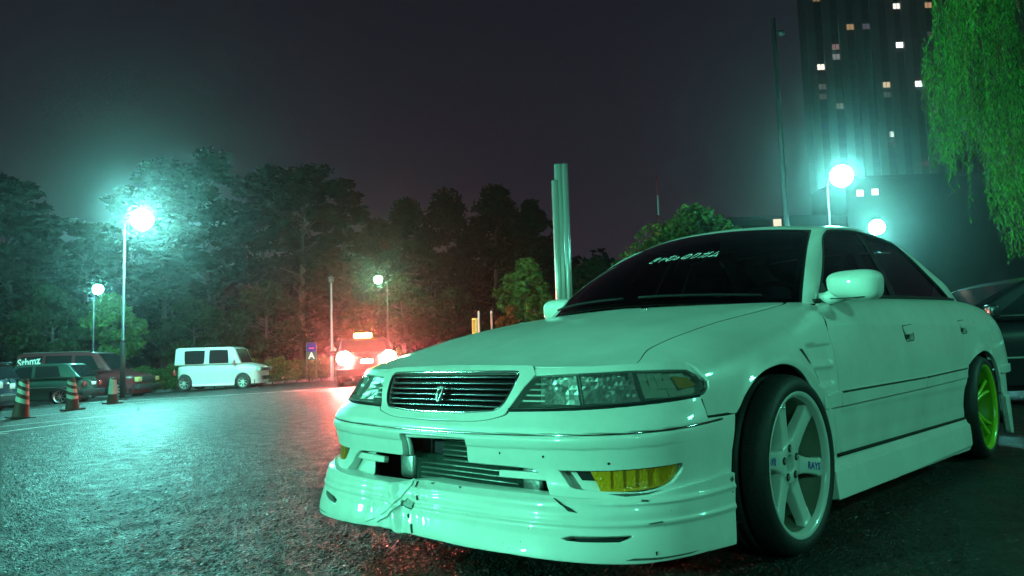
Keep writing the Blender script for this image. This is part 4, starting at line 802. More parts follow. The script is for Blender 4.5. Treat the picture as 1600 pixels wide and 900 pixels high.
# ---- headlamps
RFL=mat('reflector',(.92,.95,.93),.46,1); HOUS=mat('lamp_housing',(.03,.05,.045),.35)
lens_o=[(28.6,.547),(31,.585),(34.0,.631),(36.9,.647),(45,.652),(57.5,.657),(65,.656),(70.6,.653),(72.6,.64),(74.2,.614),(74.0,.596),(71.8,.582),(61.3,.571),(52,.561),(45.2,.556),(36,.551)]
lid=[(36.4,.651),(45,.6555),(57.5,.6605),(65,.6595),(70.8,.6565),(73.2,.64),(74.4,.622),(73.2,.650),(71.8,.664),(70.2,.6775),(64.9,.680),(58.6,.676),(47,.671),(36.0,.666)]
lamp_frame=[(28.2,.543),(34.0,.632),(36.2,.664),(47,.671),(58.6,.677),(64.9,.681),(70.3,.679),(72,.664),(75,.616),(74.6,.592),(72.2,.577),(61.3,.565),(45.2,.550)]
rg=random.Random(3)
for mi in (False,True):
    s=-1 if mi else 1
    hl=P_('headlight',F,lens_o,CLEAR,CAR,mirror=mi,sc2=SF,h=.012,depth=0,off=.001)
    P_('headlight_bezel',F,lid,PAINT,CAR,mirror=mi,sc2=SF,h=.01,depth=.012,off=.002)
    P_('lamp_housing',F,lamp_frame,HOUS,hl,mirror=mi,sc2=SF,h=.03,depth=0,off=-.060)
    R_=np.array([[F(a,z)-np.array([sin(radians(a))*d,-cos(radians(a))*d,0]) for d in (.0,.055)] for a,z in [(a,z) for a,z in resample(np.array(lens_o)*[.0145,1],.02)/[.0145,1]]+[lens_o[0]]])
    g_=grid(R_*[s,1,1]); M('lamp_inner_wall',g_,mat('lamp_wall',(.45,.5,.48),.3,.5),hl,False)
    # faceted reflector chambers
    def facet(a0,a1,z0,z1,na,nz,dep,curve,name,mm=RFL,sl=0):
        A=np.linspace(a0,a1,na+1); Z=np.linspace(z0,z1,nz+1); V=[];Fa=[]
        def pt(a,z):
            ca=(a-a0)/(a1-a0)*2-1; cz=(z-z0)/(z1-z0)*2-1; d=dep-curve*(ca*ca*.7+cz*cz*.3); p=F(a,z+sl*(a-a0)); return p-np.array([sin(radians(a)),-cos(radians(a)),0])*d
        for i in range(na):
            for j in range(nz):
                j1=[rg.uniform(-.006,.006) for _ in range(4)]; q=[(A[i],Z[j]),(A[i+1],Z[j]),(A[i+1],Z[j+1]),(A[i],Z[j+1])]; k=len(V)
                for (a,z),dd in zip(q,j1):
                    p=pt(a,z); p=p+np.array([sin(radians(a)),-cos(radians(a)),0])*dd; V.append((p[0]*s,p[1],p[2]))
                Fa.append((k,k+1,k+2,k+3) if s>0 else (k+3,k+2,k+1,k))
        M(name,(V,Fa),mm,hl)
    facet(37.5,46.5,.56,.648,9,6,.058,.035,'reflector'); facet(47.5,58.5,.563,.652,11,7,.058,.035,'reflector')
    facet(59.5,73,.575,.650,7,3,.035,.01,'indicator_reflector',mat('indicator_grey',(.62,.66,.56),.45,.3))
    for zz in (.57,.587,.604,.621,.638):
        a0=float(np.interp(zz,[.547,.631,.65],[30,35,37]))
        R_=np.array([[(F(a,zz+dz)-np.array([sin(radians(a)),-cos(radians(a)),0])*d)*[s,1,1] for d,dz in ((.045,.0),(.028,.003),(.028,-.002))] for a in np.linspace(a0,38.5 if zz<.62 else 39,6)])
        M('reflector_step',grid(R_),RFL,hl)
    for a in (42,53): 
        c=F(a,.607); dn=np.array([sin(radians(a)),-cos(radians(a)),0]); p0=c-dn*.055; p1=c-dn*.022
        M('bulb_shade',tube([tuple(p0*[s,1,1]),tuple(p1*[s,1,1])],[.014,.011],12),RFL,hl,True)
    for a in (47,59):
        R_=np.array([[(F(a,z)-np.array([sin(radians(a)),-cos(radians(a)),0])*d)*[s,1,1] for d in (.012,.06)] for z in (.562,.60,.65)]); M('chamber_divider',grid(R_),mat('lamp_wall'),hl)
    P_('amber_insert',F,[(67.2,.643),(71.2,.634),(73,.612),(68.2,.608)],AMBER,hl,mirror=mi,sc2=SF,h=.02,depth=.008,off=-.014)
    tr=spl([(28.6,.547),(36,.5505),(45.2,.555),(52,.560),(61.3,.570),(71.8,.581),(74.1,.594)],4)
    M('lamp_seal',xf(tube([tuple(F(a,z)) for a,z in tr],.004,6),Matrix.Scale(s,4,(1,0,0))),RUBS,hl,True)
for s in (1,-1): M('lamp_cavity',box(*sorted((s*.30,s*.66)),.20,.30,.50,.65),DARK,CAR)
# ---- mirrors
def sellip(c,r,nu,nv,e):
    V=[];Fa=[]
    f=lambda t,e:math.copysign(abs(t)**e,t)
    for i in range(nv+1):
        a=-pi/2+pi*i/nv
        for k_ in range(nu):
            q=2*pi*k_/nu; x=f(cos(a),e)*f(cos(q),e); y=f(cos(a),e)*f(sin(q),e); z=f(sin(a),e)
            zz=z*(1-.0*x); y2=y if y<0 else y*.45
            V.append((c[0]+r[0]*x*(1+.05*z),c[1]+r[1]*y2,c[2]+r[2]*zz*(1+.12*x)-.008*x))
    for i in range(nv):
        for k_ in range(nu): Fa.append((i*nu+k_,i*nu+(k_+1)%nu,(i+1)*nu+(k_+1)%nu,(i+1)*nu+k_))
    return V,Fa
for s in (1,-1):
    S_=Matrix.Scale(s,4,(1,0,0))
    S_=S_ if s>0 else Matrix.Translation((.135,.07,.0))@S_
    mr_=M('door_mirror',xf(sellip((.885,1.53,.957),(.108,.075,.062),32,18,.62),S_),PAINT,CAR,True)
    M('mirror_arm',xf(tube([(.72,1.56,.905),(.755,1.55,.908),(.79,1.545,.92),(.83,1.54,.935)],[.034,.030,.032,.04],12),S_),PAINT,mr_,True)
    M('mirror_glass',xf(box(.80,.97,1.566,1.569,.915,1.0),S_),CHROME,mr_)
    M('mirror_split_line',xf(tube([(.80,1.475,.905),(.86,1.462,.902),(.93,1.468,.903),(.97,1.49,.908)],.0025,6),S_),RUBS,mr_,True)
    P_('mirror_base',SG,[(1.50,.885),(1.66,.885),(1.66,.99),(1.60,.955)],BLACK,CAR,mirror=s<0,h=.03,depth=.01,off=.006,ref=(0,2.5,.9))
# ---- interior and inner shell
INT=mat('interior_cloth',(.03,.03,.035),.9); INT2=mat('interior_grey',(.07,.075,.08),.8)
M('engine_bay_light_block',join(box(-.54,.54,.16,1.30,.16,.60),box(-.60,.60,.85,1.35,.2,.80)),DARK,CAR)  # unseen dark boxes added to block light leaking through the panels
M('cabin_floor',join(box(-.78,.78,1.36,3.18,.20,.42),box(-.58,.58,3.1,4.6,.2,.9),box(-.74,.74,3.3,4.0,.70,.88)),INT,CAR)
for s in (1,-1): M('door_card',box(*sorted((s*.77,s*.785)),1.40,3.2,.2,.80),INT2,CAR)
M('dashboard',bbox(-.70,.70,1.34,1.72,.62,.87,.05,3),INT2,CAR,True)
for x in (.36,-.36):
    st=M('front_seat',join(xf(bbox(-.24,.24,-.08,.06,.30,.98,.05,3),Matrix.Translation((x,2.35,.12))@Matrix.Rotation(radians(-12),4,'X')@Matrix.Translation((0,0,-.12))),bbox(x-.25,x+.25,1.85,2.35,.40,.56,.05,3)),mat('seat_cloth',(.05,.07,.09),.9),CAR,True)
    M('head_rest',xf(bbox(-.13,.13,-.05,.05,0,.22,.04,3),Matrix.Translation((x,2.50,.93))@Matrix.Rotation(radians(-10),4,'X')),mat('seat_cloth'),st,True)
tm=text_mesh('BRIDE',.085,.002); M('seat_lettering',([(-.22+v[0]*1.05,2.36+.18*v[1],.985+v[1]) for v in tm[0]],tm[1]),mat('letter_grey',(.35,.4,.4),.7),CAR)
M('rear_seat',bbox(-.68,.68,3.0,3.35,.5,1.0,.08,3),INT2,CAR,True)
M('steering_wheel',xf(join(tube([(.18*cos(q),0,.18*sin(q)) for q in np.linspace(0,2*pi,25)[:-1]],.014,8,True),tube([(-.17,0,0),(.17,0,0)],.012,6),tube([(0,0,0),(0,-.25,-.05)],.03,8)),Matrix.Translation((.36,1.86,.86))@Matrix.Rotation(radians(-22),4,'X')) ,mat('wheel_rim_dark',(.10,.11,.12),.6),CAR,True)
M('roll_bar',join(tube([(.62,2.62,.5),(.60,2.63,1.0),(.50,2.65,1.25),(.3,2.65,1.285),(-.3,2.65,1.285),(-.50,2.65,1.25),(-.60,2.63,1.0),(-.62,2.62,.5)],.02,8),tube([(.50,2.65,1.22),(-.55,3.05,.6)],.02,8)),mat('bar_grey',(.25,.27,.28),.5),CAR,True)
M('rear_view_mirror',bbox(-.12,.12,1.83,1.86,1.20,1.265,.015),BLACK,CAR,True)
M('wiper',join(tube([tuple(WS(a,.0+.004*abs(a))+np.array([0,-.01,.008])) for a in np.linspace(-.75,.0,10)],.006,6),tube([tuple(WS(a,.0+.004*abs(a))+np.array([0,-.01,.008])) for a in np.linspace(.12,.82,10)],.006,6)),DARK,CAR,True)
for x,y in ((.17,1.045),(-.52,1.02)):
    z=float(B(y,iu_x(y,abs(x)))[2]); M('washer_nozzle',ball((x,y,z+.004),(.014,.018,.008),10,6),CHROME,CAR,True)
# windscreen lettering
tm=text_mesh('きャむo のりガム',1,.014); V=np.array(tm[0]); w_=V[:,0].max()-V[:,0].min(); V[:,:2]-=[(V[:,0].max()+V[:,0].min())/2,(V[:,1].max()+V[:,1].min())/2]
a_=.185+(V[:,0]/w_)*.55+V[:,1]/w_*.24; t_=.462+V[:,1]/w_*.74+V[:,0]/w_*.02
P=WS(a_,t_)+np.array([0,-.004,.004]); M('windshield_lettering',(P,tm[1]),mat('decal_white',(.9,.92,.9),.7),WIND)
# ---- wheels
WHITE_RIM=mat('white_rim',(.66,.68,.65),.3,coat=.6); LIME=mat('lime_rim',(.30,.62,.015),.3,coat=.6)
TY=[(.236,-.03),(.243,-.006),(.252,.004),(.266,.010),(.284,.007),(.297,-.006),(.305,-.022),(.309,-.045)]
for k_ in range(4):
    h=-.06-k_*.04; TY+= [(.310,h),(.310,h-.008),(.303,h-.010),(.303,h-.018),(.310,h-.020)] if k_<3 else []
TY+=[(.309,-.195),(.303,-.215),(.29,-.225),(.26,-.225),(.236,-.21)]
def wheel(front):
    wc=E_('wheel'); rm=WHITE_RIM if front else LIME; s=1. if front else 1.03
    M('tyre',lathe([(r,h) for r,h in TY] ,72,'x'),RUB,wc,True)
    rp=[(.236*s,-.012),(.246*s,-.006),(.250*s,.0),(.2495*s,.004),(.246*s,.005),(.236*s,.001),(.229*s,-.008),(.226*s,-.018)]; M('rim_barrel',lathe([(.226*s,-.018),(.224*s,-.05),(.205*s,-.075),(.200*s,-.20),(.23*s,-.21)],72,'x'),mat('barrel_bronze',(.20,.21,.15),.4,.2) if front else mat('barrel_lime',(.16,.36,.01),.35),wc,True)
    rim=M('rim',lathe(rp,72,'x'),rm,wc,True)
    R=.222*s
    if front:
        hub=lathe([(.029,-.075),(.029,-.040),(.034,-.036),(.064,-.036),(.073,-.040),(.078,-.052),(.078,-.10)],40,'x'); M('hub',hub,rm,wc,True)
        M('hub_bore',lathe([(.0005,-.070),(.029,-.070)],24,'x'),DARK,wc)
        for k_ in range(5):
            q=radians(72*k_+20); c=(.052*cos(q),.052*sin(q)); M('lug_nut',xf(join(lathe([(.0135,-.0345),(.0135,-.0342),(.0001,-.0342)],14,'x')),Matrix.Translation((0,c[0],c[1]))),DARK,wc); M('lug_nut',xf(lathe([(.008,-.034),(.008,-.030),(.0001,-.029)],6,'x'),Matrix.Translation((0,c[0],c[1]))),ALU,wc)
        for k_ in range(6):
            q=radians(-10+60*k_); st=[(.060,.042,-.0365,.035),(.085,.033,-.035,.04),(.12,.029,-.031,.04),(.165,.029,-.026,.035),(.200,.031,-.021,.032),(.2255,.036,-.018,.03)]
            V=[];Fa=[]
            for r,hw,x,th in st:
                for dx,dw in ((-th,-hw*.96),(-.006,-hw),(-.0015,-hw*.9),(0,-hw*.78),(0,hw*.78),(-.0015,hw*.9),(-.006,hw),(-th,hw*.96)):
                    V.append((x+dx,r*cos(q)-dw*sin(q),r*sin(q)+dw*cos(q)))
            for i in range(len(st)-1):
                for j in range(7): Fa.append((i*8+j,i*8+j+1,(i+1)*8+j+1,(i+1)*8+j))
            Fa.append(tuple(range(8))); Fa.append(tuple((len(st)-1)*8+j for j in range(7,-1,-1)))
            o=M('spoke',(V,[f[::-1] for f in Fa]),rm,wc,True)
            bpy.context.view_layer.objects.active=o
            if k_ in (0,3):
                t=text_mesh('RAYS',.036,.0008); V=[]
                for v in t[0]:
                    tx,ty=v[0]*1.0,v[1]
                    r=.172+tx; x=float(np.interp(r,[.12,.165,.2,.2255],[-.031,-.026,-.021,-.018]))+.0012; V.append((x,r*cos(q)-ty*sin(q),r*sin(q)+ty*cos(q)))
                M('wheel_lettering',(V,t[1]),mat('decal_blue',(.02,.05,.35),.5),wc)
    else:
        M('hub',lathe([(.0001,-.062),(.026,-.062),(.03,-.068),(.06,-.07),(.07,-.078),(.07,-.11)],32,'x'),rm,wc,True)
        for k_ in range(5):
            q=radians(72*k_+30); 
            for sgn in (1,-1):
                P=[];rs=[]
                for r,off,x in [(.05,.012,-.080),(.09,.012,-.070),(.14,.016,-.058),(.19,.028,-.045),(.226,.040,-.034)]:
                    P.append((x,r*cos(q)-sgn*off*sin(q),r*sin(q)+sgn*off*cos(q))); rs.append(.0125)
                M('spoke',tube(spl(P,3),.0115,8),rm,wc,True)
    M('brake_disc',lathe([(.07,-.108),(.165,-.108),(.165,-.13),(.07,-.13)],40,'x'),mat('disc_steel',(.02,.02,.02),.6,.3),wc,True); M('spoke_gap_shade',lathe([(.001,-.15),(.20,-.15)],32,'x'),DARK,wc)  # last dark disc is added to paint shade behind the spokes
    M('brake_caliper',xf(bbox(-.165,-.11,-.075,.075,.10,.185,.02),Matrix.Rotation(radians(75),4,'X')),mat('caliper',(.05,.06,.06),.5),wc,True)
    M('valve_stem',tube([(-.03,.215*cos(1.9),.215*sin(1.9)),(-.012,.205*cos(1.9),.205*sin(1.9))],.0035,6),ALU,wc,True)
    return wc
wf=wheel(True); wf.parent=CAR; wf.location=(.882,.886,.309); wr=wheel(False); wr.parent=CAR; wr.location=(.884,3.611,.310)
for src,x,y in ((wf,-.882,.886),(wr,-.884,3.611)):
    c=copy_tree(src,CAR); c.location=(x,y,.31); c.rotation_euler=(0,0,pi)
for y,x in ((.87,.86),(3.68,.86)):
    for s in (1,-1):
        R_=np.array([[(s*xx,y+.395*cos(q),.29+.385*sin(q)) for xx in (.50,x-.02)] for q in np.linspace(-.25,pi+.25,20)]); M('wheel_well',grid(R_),DARK,CAR,True)
M('underside_light_block',box(-.8,.8,.10,4.5,.155,.165),DARK,CAR)  # unseen plate added to block light from below
# rear bumper side flare
for s in (1,-1): P_('rear_flare',RBk,[(s*60,.30),(s*84,.34),(s*83,.22),(s*81,.10),(s*74,.085),(s*62,.13)],PAINT,CAR,sc2=SF,h=.02,depth=.03,off=.012,ref=(0,4,.3))
# ================================================================== other vehicles and small things
GLD=mat('dark_car_glass',(.010,.013,.015),.08,spec=.2); TLR=mat('red_lamp',(.35,.015,.015),.2,coat=1)
SMALLTY=lathe([(.20,-.01),(.235,.0),(.285,-.005),(.30,-.03),(.30,-.15),(.285,-.175),(.2,-.17)],28,'x')
def rimg(ns,hw):
    g=[lathe([(.20,-.004),(.205,.0),(.198,-.015),(.185,-.03),(.18,-.12)],28,'x'),lathe([(.0001,-.018),(.04,-.018),(.045,-.04)],12,'x')]
    for k_ in range(ns):
        q=2*pi*k_/ns+.3; V=[]
        for r,w_,x in ((.03,hw,-.022),(.19,hw*.9,-.012)):
            for dx,dw in ((0,-w_),(0,w_),(-.02,w_),(-.02,-w_)): V.append((x+dx,r*cos(q)-dw*sin(q),r*sin(q)+dw*cos(q)))
        g.append((V,[(0,1,5,4),(1,2,6,5),(3,0,4,7),(4,5,6,7)]))
    return join(*g)
def vehicle(name,label,cat,base,rz,L,W,top,gh_,wy,wr,col,wins,ws,rw,zb=.22,n=5,rim=(6,.016),rimcol=(.5,.5,.5),lean=.28,lights=(),coat=.6,rough=.35,h=.05,plate=None,arch=None):
    """top: (y,z) body top line front to rear; gh_: glasshouse side polygon; wins: side windows (y,z); ws/rw: ((y0,z0),(y1,z1)) screens"""
    car=tag(E_(name,tuple(base),rz),label,cat); pm=mat(name+'_paint_%d'%int(col[0]*1000),col,rough,coat=coat); ty=[p[0] for p in top]; tz=[p[1] for p in top]; a=arch or wr*1.14
    def zt(y): return pchip(ty,tz,y)
    def w_(y): e=np.clip(np.abs(np.asarray(y,float)-L/2)/(L/2),0,.9995); return W/2*(1-e**9)**(1/2.6)
    def S(y,u):
        q=np.clip(np.asarray(u,float),0,1)*pi/2; x=w_(y)*np.cos(q)**(2/n)*(1-.05*(1-np.sin(q))**3); z=zb+(zt(y)-zb)*np.sin(q)**(2/n); return np.stack([x,np.asarray(y,float),z],-1)
    def iu(y,z): return float(np.arcsin(np.clip((z-zb)/(float(zt(y))-zb),0,1)**(n/2))/(pi/2))
    y0,y1=.02,L-.02
    def arc(yc): 
        q=np.linspace(0,pi,15); return [(yc-a*cos(t),wr+a*sin(t)) for t in q]
    ol=[(y0,0)]
    for yc in wy:
        pts=[(y,z) for y,z in arc(yc) if z>zb+.01]; ol+= [(pts[0][0],0)]+[(y,iu(y,z)) for y,z in pts]+[(pts[-1][0],0)]
    ol+=[(y1,0),(y1,.999),(y0,.999)]
    for mi in (False,True): P_('body_side',S,ol,pm,car,mirror=mi,sc2=(1,.9),h=h,depth=.0,ref=(0,L/2,zb))
    us=np.linspace(0,1,10)
    for nm,y in (('front_end',y0),('rear_end',y1)):
        R=np.array([[S(y,u)*[k_,1,1]+np.array([0,(-.03 if y<1 else .03)*(1-k_*k_),0]) for k_ in np.linspace(-1,1,7)] for u in us]); g=grid(R); M(nm,(g[0],g[1] if y<1 else [f[::-1] for f in g[1]]),pm,car,True)
    ye=np.linspace(y0,y1,30); M('bonnet_deck',grid(np.array([[S(y,.995)*[k_,1,1]+np.array([0,0,.025*(1-k_*k_)]) for k_ in np.linspace(-1,1,7)] for y in ye])),pm,car,True)
    bz=min(z for _,z in gh_); hw=W/2*.93; X=lambda z:hw-(z-bz)*lean
    npt=len(gh_); V=[(X(z),y,z) for y,z in gh_]+[(-X(z),y,z) for y,z in gh_]; g=bev((V,[tuple(range(npt)),tuple(range(2*npt-1,npt-1,-1))]+[(i,npt+i,npt+(i+1)%npt,(i+1)%npt) for i in range(npt)]),.045,3)
    M('cabin',g,pm,car,True)
    for pl in wins:
        for s in (1,-1):
            V=[(s*(X(z)+.006),y,z) for y,z in pl]; M('side_window',(V,[tuple(range(len(V)))][::1]),GLD,car)
    for nm,seg in (('windscreen',ws),('rear_window',rw)):
        if not seg: continue
        (ya,za),(yb,zb_)=seg; dn=np.array([zb_-za,-(yb-ya)]); dn=dn/np.linalg.norm(dn); dn=-dn if (nm=='windscreen')==(dn[0]>0) else dn
        if dn[1]<0: dn=-dn if abs(dn[1])>abs(dn[0]) else dn
        f=.86; o=.012; V=[(-X(za)*f,ya+dn[0]*o,za+dn[1]*o),(X(za)*f,ya+dn[0]*o,za+dn[1]*o),(X(zb_)*f,yb+dn[0]*o,zb_+dn[1]*o),(-X(zb_)*f,yb+dn[0]*o,zb_+dn[1]*o)]; M(nm,(V,[(0,1,2,3)]),GLD,car)
    M('underbody',box(-W/2*.86,W/2*.86,.25,L-.25,.16,float(min(tz))*.75),DARK,car)
    rm=mat('rim_%s'%name,rimcol,.3,.7)
    w0=None
    for y in wy:
        for s in (1,-1):
            if w0 is None:
                w0=E_('wheel',parent=car); M('tyre',xf(SMALLTY,Matrix.Scale(wr/.30,4)),RUB,w0,True); M('rim',xf(rimg(*rim),Matrix.Scale(wr/.30,4)),rm,w0); wq=w0
            else: wq=copy_tree(w0,car)
            wq.location=(s*(W/2-.03),y,wr); wq.rotation_euler=(0,0,0 if s>0 else pi)
    for nm,b_,m_ in lights: M(nm,bbox(*b_,.012,2),m_,car,True)
    for s in (1,-1): 
        ym=ws[0][0]+.22 if ws else gh_[0][0]+.2; M('wing_mirror',bbox(*sorted((s*(W/2-.02),s*(W/2+.15))),ym,ym+.10,bz+.03,bz+.17,.03),pm,car,True)
    return car
def az_right(extra=0): return math.atan2(CR[0],-CR[1])+radians(extra)     # nose towards image right
def az_left(extra=0): return math.atan2(-CR[0],CR[1])+radians(extra)
def place(pxc,d,L,rz):
    p=gpt(pxc,d); f=np.array([-math.sin(rz),math.cos(rz),0]); p=p-f*L/2; p[2]=float(gh(p[0],p[1])+gh(*(p+f*L)[:2]))/2; return p
HLM=mat('headlamp_lens',(.6,.65,.62),.1,.6); PLT=mat('number_plate',(.6,.62,.55),.5); BRT=mat('trim_bright',(.5,.52,.5),.3,.8); PLA=mat('dark_bumper',(.03,.03,.032),.6)
rz=az_right(); L=3.75
W_=mat
vehicle('box_car','pale boxy upright car parked in front of the hedge','car',place(345,31.2,L,rz),rz,L,1.68,[(0,.50),(.03,.74),(.12,.86),(.5,.96),(.95,1.0),(3.70,1.0),(3.75,.95)],
 [(.82,.98),(1.12,1.58),(1.3,1.645),(3.55,1.655),(3.68,1.60),(3.72,.98)],(.74,3.27),.305,(.50,.53,.51),
 [spl([(1.36,1.03),(1.40,1.48),(1.50,1.53),(2.10,1.54),(2.20,1.48),(2.21,1.03)],2),spl([(2.42,1.06),(2.40,1.46),(2.47,1.53),(3.20,1.53),(3.28,1.45),(3.25,1.06),(3.15,1.02),(2.50,1.02)],2)],((.84,1.02),(1.12,1.56)),((3.72,1.05),(3.69,1.55)),lean=.08,n=7,rim=(8,.014),
 lights=[('headlight',(.52,.78,-.02,.16,.68,.84),HLM),('headlight',(-.78,-.52,-.02,.16,.68,.84),HLM),('grille',(-.45,.45,-.04,.05,.70,.82),PLA),('lower_grille',(-.55,.55,-.05,.03,.36,.50),PLA),('number_plate',(-.17,.17,-.06,-.02,.50,.62),PLT),('tail_light',(.6,.8,L-.05,L+.01,.6,.8),TLR),('tail_light',(-.8,-.6,L-.05,L+.01,.6,.8),TLR),('door_handle',(.835,.855,2.05,2.20,.86,.89),BRT),('door_handle',(-.855,-.835,2.05,2.20,.86,.89),BRT),('door_handle',(-.855,-.835,2.5,2.65,.86,.89),BRT),('side_sill',(.80,.845,1.1,2.9,.17,.26),mat('sill_white',(.7,.72,.7),.4)),('side_sill',(-.845,-.80,1.1,2.9,.17,.26),mat('sill_white'))])
COL.objects['box_car'].scale=(1,.93,1.05)
rz=az_right(0); L=4.8
V2=vehicle('van','dark maroon van with a white script decal, parked behind the green hatchback','van',place(138,30.2,L,rz),rz,L,1.95,[(0,.55),(.04,.80),(.10,.93),(.6,1.02),(1.0,1.10),(1.2,1.12),(4.75,1.12),(4.8,1.0)],
 [(1.0,1.10),(1.62,1.80),(1.85,1.86),(4.55,1.88),(4.72,1.80),(4.78,1.10)],(.82,3.75),.36,(.10,.018,.025),
 [[(1.45,1.16),(1.80,1.72),(2.45,1.75),(2.45,1.16)],[(2.58,1.16),(2.58,1.75),(3.60,1.76),(3.60,1.16)],[(3.72,1.16),(3.72,1.76),(4.55,1.74),(4.60,1.16)]],((1.04,1.16),(1.62,1.79)),((4.78,1.2),(4.72,1.75)),lean=.14,n=6,rim=(8,.022),rimcol=(.6,.65,.65),
 lights=[('headlight',(.55,.90,-.03,.10,.66,.84),mat('headlamp_amber',(.6,.5,.2),.2)),('headlight',(-.90,-.55,-.03,.10,.66,.84),mat('headlamp_amber')),('grille',(-.54,.54,-.04,.06,.64,.86),PLA),('front_bumper',(-.95,.95,-.10,.12,.36,.56),PLA),('rear_bumper',(-.95,.95,L-.1,L+.08,.36,.54),PLA),('tail_light',(-.93,-.78,L-.04,L+.015,.8,1.2),TLR),('roof_rail',(-.80,-.76,1.9,4.5,1.885,1.91),BRT)])
tm=text_mesh('Sthmz',.42,.012)
M('script_decal',([(-(1.95/2*.93-(1.45-1.1)*.14+.018)-0*v[0],4.22+ (v[0]*.85)*-1,1.54+v[1]+v[0]*.12) for v in tm[0]],tm[1]),mat('decal_bright',(.75,.8,.8),.5),V2); M('decal_line',box(-.945,-.94,3.75,4.55,1.36,1.38),mat('decal_bright'),V2)
rz=az_left(6); L=3.95
vehicle('hatchback','dark green boxy hatchback in front of the maroon van','car',place(52,26.0,L,rz),rz,L,1.66,[(0,.5),(.04,.72),(.5,.84),(1.1,.90),(3.80,.93),(3.92,.80),(3.95,.6)],
 [(1.05,.89),(1.78,1.36),(2.0,1.40),(3.25,1.40),(3.42,1.36),(3.86,.90)],(.78,3.22),.30,(.015,.045,.035),
 [[(1.42,.94),(1.86,1.29),(2.30,1.32),(2.30,.94)],[(2.40,.94),(2.40,1.32),(3.10,1.32),(3.22,.96)]],((1.10,.92),(1.76,1.34)),((3.84,.95),(3.46,1.33)),lean=.22,n=5,rim=(9,.010),rimcol=(.6,.62,.6),
 lights=[('tail_light',(.48,.76,L-.05,L+.01,.62,.78),TLR),('tail_light',(-.76,-.48,L-.05,L+.01,.62,.78),TLR),('number_plate',(-.17,.17,L+.005,L+.03,.64,.76),mat('plate_white',(.8,.82,.8),.5)),('rear_bumper',(-.80,.80,L-.12,L+.06,.34,.50),PLA),('side_strip',(.82,.84,.4,3.6,.60,.625),BRT),('side_strip',(-.84,-.82,.4,3.6,.60,.625),BRT),('exhaust',(.3,.36,L-.1,L+.08,.22,.28),BRT)])
rz=az_left(10); L=4.1
vehicle('estate_car','dark bluish hatchback cut off by the left edge, its rear window and plate showing','car',place(-104,21.6,L,rz),rz,L,1.72,[(0,.5),(.04,.72),(.5,.86),(1.1,.92),(4.0,.97),(4.07,.85),(4.1,.6)],
 [(1.05,.91),(1.8,1.40),(2.0,1.44),(3.60,1.44),(3.72,1.41),(4.02,.94)],(.8,3.35),.31,(.02,.03,.05),
 [[(1.45,.97),(1.90,1.33),(2.35,1.36),(2.35,.97)],[(2.45,.97),(2.45,1.36),(3.4,1.36),(3.62,1.0)]],((1.10,.95),(1.78,1.38)),((4.0,.99),(3.75,1.37)),lean=.22,rim=(7,.014),
 lights=[('tail_light',(.52,.80,L-.05,L+.01,.72,.90),mat('tail_glassy',(.5,.45,.40),.2)),('tail_light',(-.80,-.52,L-.05,L+.01,.72,.90),mat('tail_glassy')),('number_plate',(-.17,.17,L+.005,L+.03,.68,.84),PLT),('rear_bumper',(-.84,.84,L-.12,L+.07,.34,.56),PLA),('roof_spoiler',(-.6,.6,3.62,3.86,1.425,1.455),mat('spoiler_dark',(.02,.025,.04),.3)),('bumper_strip',(-.8,.8,L+.065,L+.08,.50,.52),BRT)])
# taxi
L=4.6; fdir=np.array([CF[0],CF[1]]); rz=math.atan2(fdir[0],-fdir[1])+radians(14)
def pl2(pxc,d,L,rz):   # rear centre at bearing
    p=gpt(pxc,d); f=np.array([-math.sin(rz),math.cos(rz),0]); p=p-f*L; p[2]=float(gh(p[0],p[1])); return p
REDG=emis('brake_glow',(1,.16,.13),KR); TAX=emis('roof_glow',(1,.20,.03),450.); WHG=emis('plate_glow',(1,.7,.65),KR*.02)  # the third glow is painted onto the number plate, which is no lamp
vehicle('taxi','dark taxi seen from behind with blazing tail lamps and orange roof lamp','taxi',pl2(573,21.4,L,rz),rz,L,1.70,[(0,.5),(.04,.70),(.5,.84),(1.2,.92),(3.75,.98),(4.45,.96),(4.57,.88),(4.6,.6)],
 [(1.15,.90),(1.85,1.36),(2.1,1.41),(3.15,1.41),(3.4,1.36),(4.0,.96)],(.82,3.6),.31,(.008,.008,.009),
 [[(1.55,.96),(1.98,1.30),(2.42,1.34),(2.42,.96)],[(2.52,.96),(2.52,1.34),(3.1,1.33),(3.52,1.0)]],((1.20,.93),(1.84,1.34)),((3.96,.99),(3.42,1.34)),lean=.24,rim=(6,.02),
 lights=[('number_plate',(-.17,.17,L+.005,L+.03,.68,.78),WHG),('rear_bumper',(-.84,.84,L-.12,L+.09,.32,.52),mat('taxi_bumper',(.02,.012,.014),.5)),('roof_sign',(-.26,.26,2.45,2.62,1.45,1.58),TAX),('exhaust',(.35,.41,L-.1,L+.12,.2,.26),BRT)],coat=0,rough=.6)
for s in (1,-1): M('tail_light',ball((s*.62,L-.0,.83),(.21,.07,.19),16,10),REDG,COL.objects['taxi'],True)
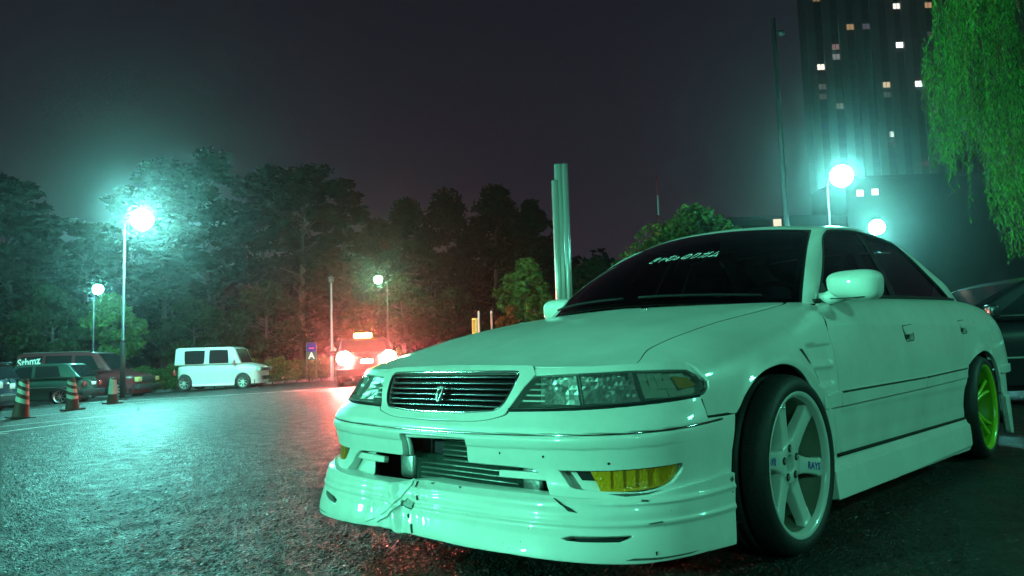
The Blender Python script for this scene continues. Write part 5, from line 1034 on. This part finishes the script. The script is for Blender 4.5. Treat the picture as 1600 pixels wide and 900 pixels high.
# black car behind the saloon
L=4.7; rz=az_left(-4)
p=gpt(1600,8.7); f=np.array([-math.sin(rz),math.cos(rz),0]); p=p-f*L/2; p[2]=0
vehicle('black_car','glossy black car half hidden behind the tail of the white saloon','car',p,rz,L,1.78,[(0,.5),(.04,.68),(.5,.80),(1.2,.90),(1.5,.93),(3.9,.96),(4.55,.93),(4.66,.85),(4.7,.6)],
 [(1.2,.90),(2.0,1.33),(2.3,1.40),(3.3,1.40),(3.7,1.33),(4.5,.95)],(.85,3.65),.32,(.008,.009,.012),
 [[(1.65,.97),(2.12,1.29),(2.55,1.34),(2.55,.97)],[(2.65,.97),(2.65,1.34),(3.25,1.33),(3.80,1.0)]],((1.25,.93),(1.98,1.31)),((4.42,.98),(3.72,1.31)),lean=.24,rim=(10,.010),rimcol=(.3,.3,.32),coat=.3,rough=.3,h=.03,
 lights=[('tail_light',(.55,.84,L-.10,L-.0,.68,.84),TLR),('tail_light',(-.84,-.55,L-.10,L-.0,.68,.84),TLR),('rear_bumper',(-.86,.86,L-.14,L+.05,.25,.52),mat('black_car_bumper',(.008,.009,.012),.2,coat=1)),('side_strip',(.885,.90,.6,4.2,.50,.52),BRT),('belt_strip',(.845,.86,1.4,4.3,.945,.957),BRT),('side_strip',(-.90,-.885,.6,4.2,.50,.52),BRT),('belt_strip',(-.86,-.845,1.4,4.3,.945,.957),BRT)])
# traffic cones
CONR=mat('cone_red',(.065,.022,.018),.6,var=(6,.3)); CONW=mat('cone_white',(.40,.42,.38),.6,var=(8,.25)); CONB=mat('cone_base',(.05,.03,.03),.8)
def cone(base,h,label,tilt,bands,top=CONR):
    t=tag(E_('traffic_cone',tuple(base)),label,'traffic cone','traffic cones along the parking line'); t.rotation_euler=(radians(tilt),0,0)
    r=lambda z:.145-(.145-.075)*z/h
    M('cone_base',bbox(-.21,.21,-.21,.21,0,.04,.01),CONB,t)
    n=24
    def ring(z0,z1,sl,m_,nm,o=0):
        V=[]
        for z in (z0,z1):
            for k_ in range(n):
                q=2*pi*k_/n; zz=min(max(z+sl*math.sin(q-pi*.75),.03),h); rr=r(zz)+o; V.append((rr*cos(q),rr*sin(q),zz))
        M(nm,(V,[(k_,(k_+1)%n,n+(k_+1)%n,n+k_) for k_ in range(n)]),m_,t,True)
    M('cone_body',join(lathe([(.165,.03),(.145,.045),(.075,h),(.06,h+.015),(.001,h+.015)],n)),top,t,True)
    for z0,z1 in bands: ring(z0*h,z1*h,.04,CONW,'cone_band',.003)
cone(gpt(34,14.4),.74,'leftmost striped cone, tilted beside the car at the left edge',-4,[(.18,.30),(.42,.54),(.64,.75),(.84,.93)])
cone(gpt(115,17.4),.72,'middle striped cone in front of the green hatchback',3,[(.16,.28),(.38,.50),(.60,.72),(.82,.92)])
cone(gpt(177,20.6),.70,'third cone with a pale upper half, left of the tall lamp pole',0,[(.36,.97)])
# ------------------------------------------------------------------ night mist
hm=bpy.data.materials.new('mist'); hm.use_nodes=True; n=hm.node_tree; n.nodes.clear(); o_=n.nodes.new('ShaderNodeOutputMaterial'); v_=n.nodes.new('ShaderNodeVolumePrincipled')
v_.inputs['Color'].default_value=(.9,.93,.95,1); v_.inputs['Density'].default_value=HZ; v_.inputs['Anisotropy'].default_value=HA; n.links.new(v_.outputs[0],o_.inputs['Volume'])
zmin=float(min(v.co.z for v in bpy.data.objects['ground'].data.vertices))-1
tag(M('haze',box(-245,175,-150,270,zmin-.0,112),hm),kind='stuff')
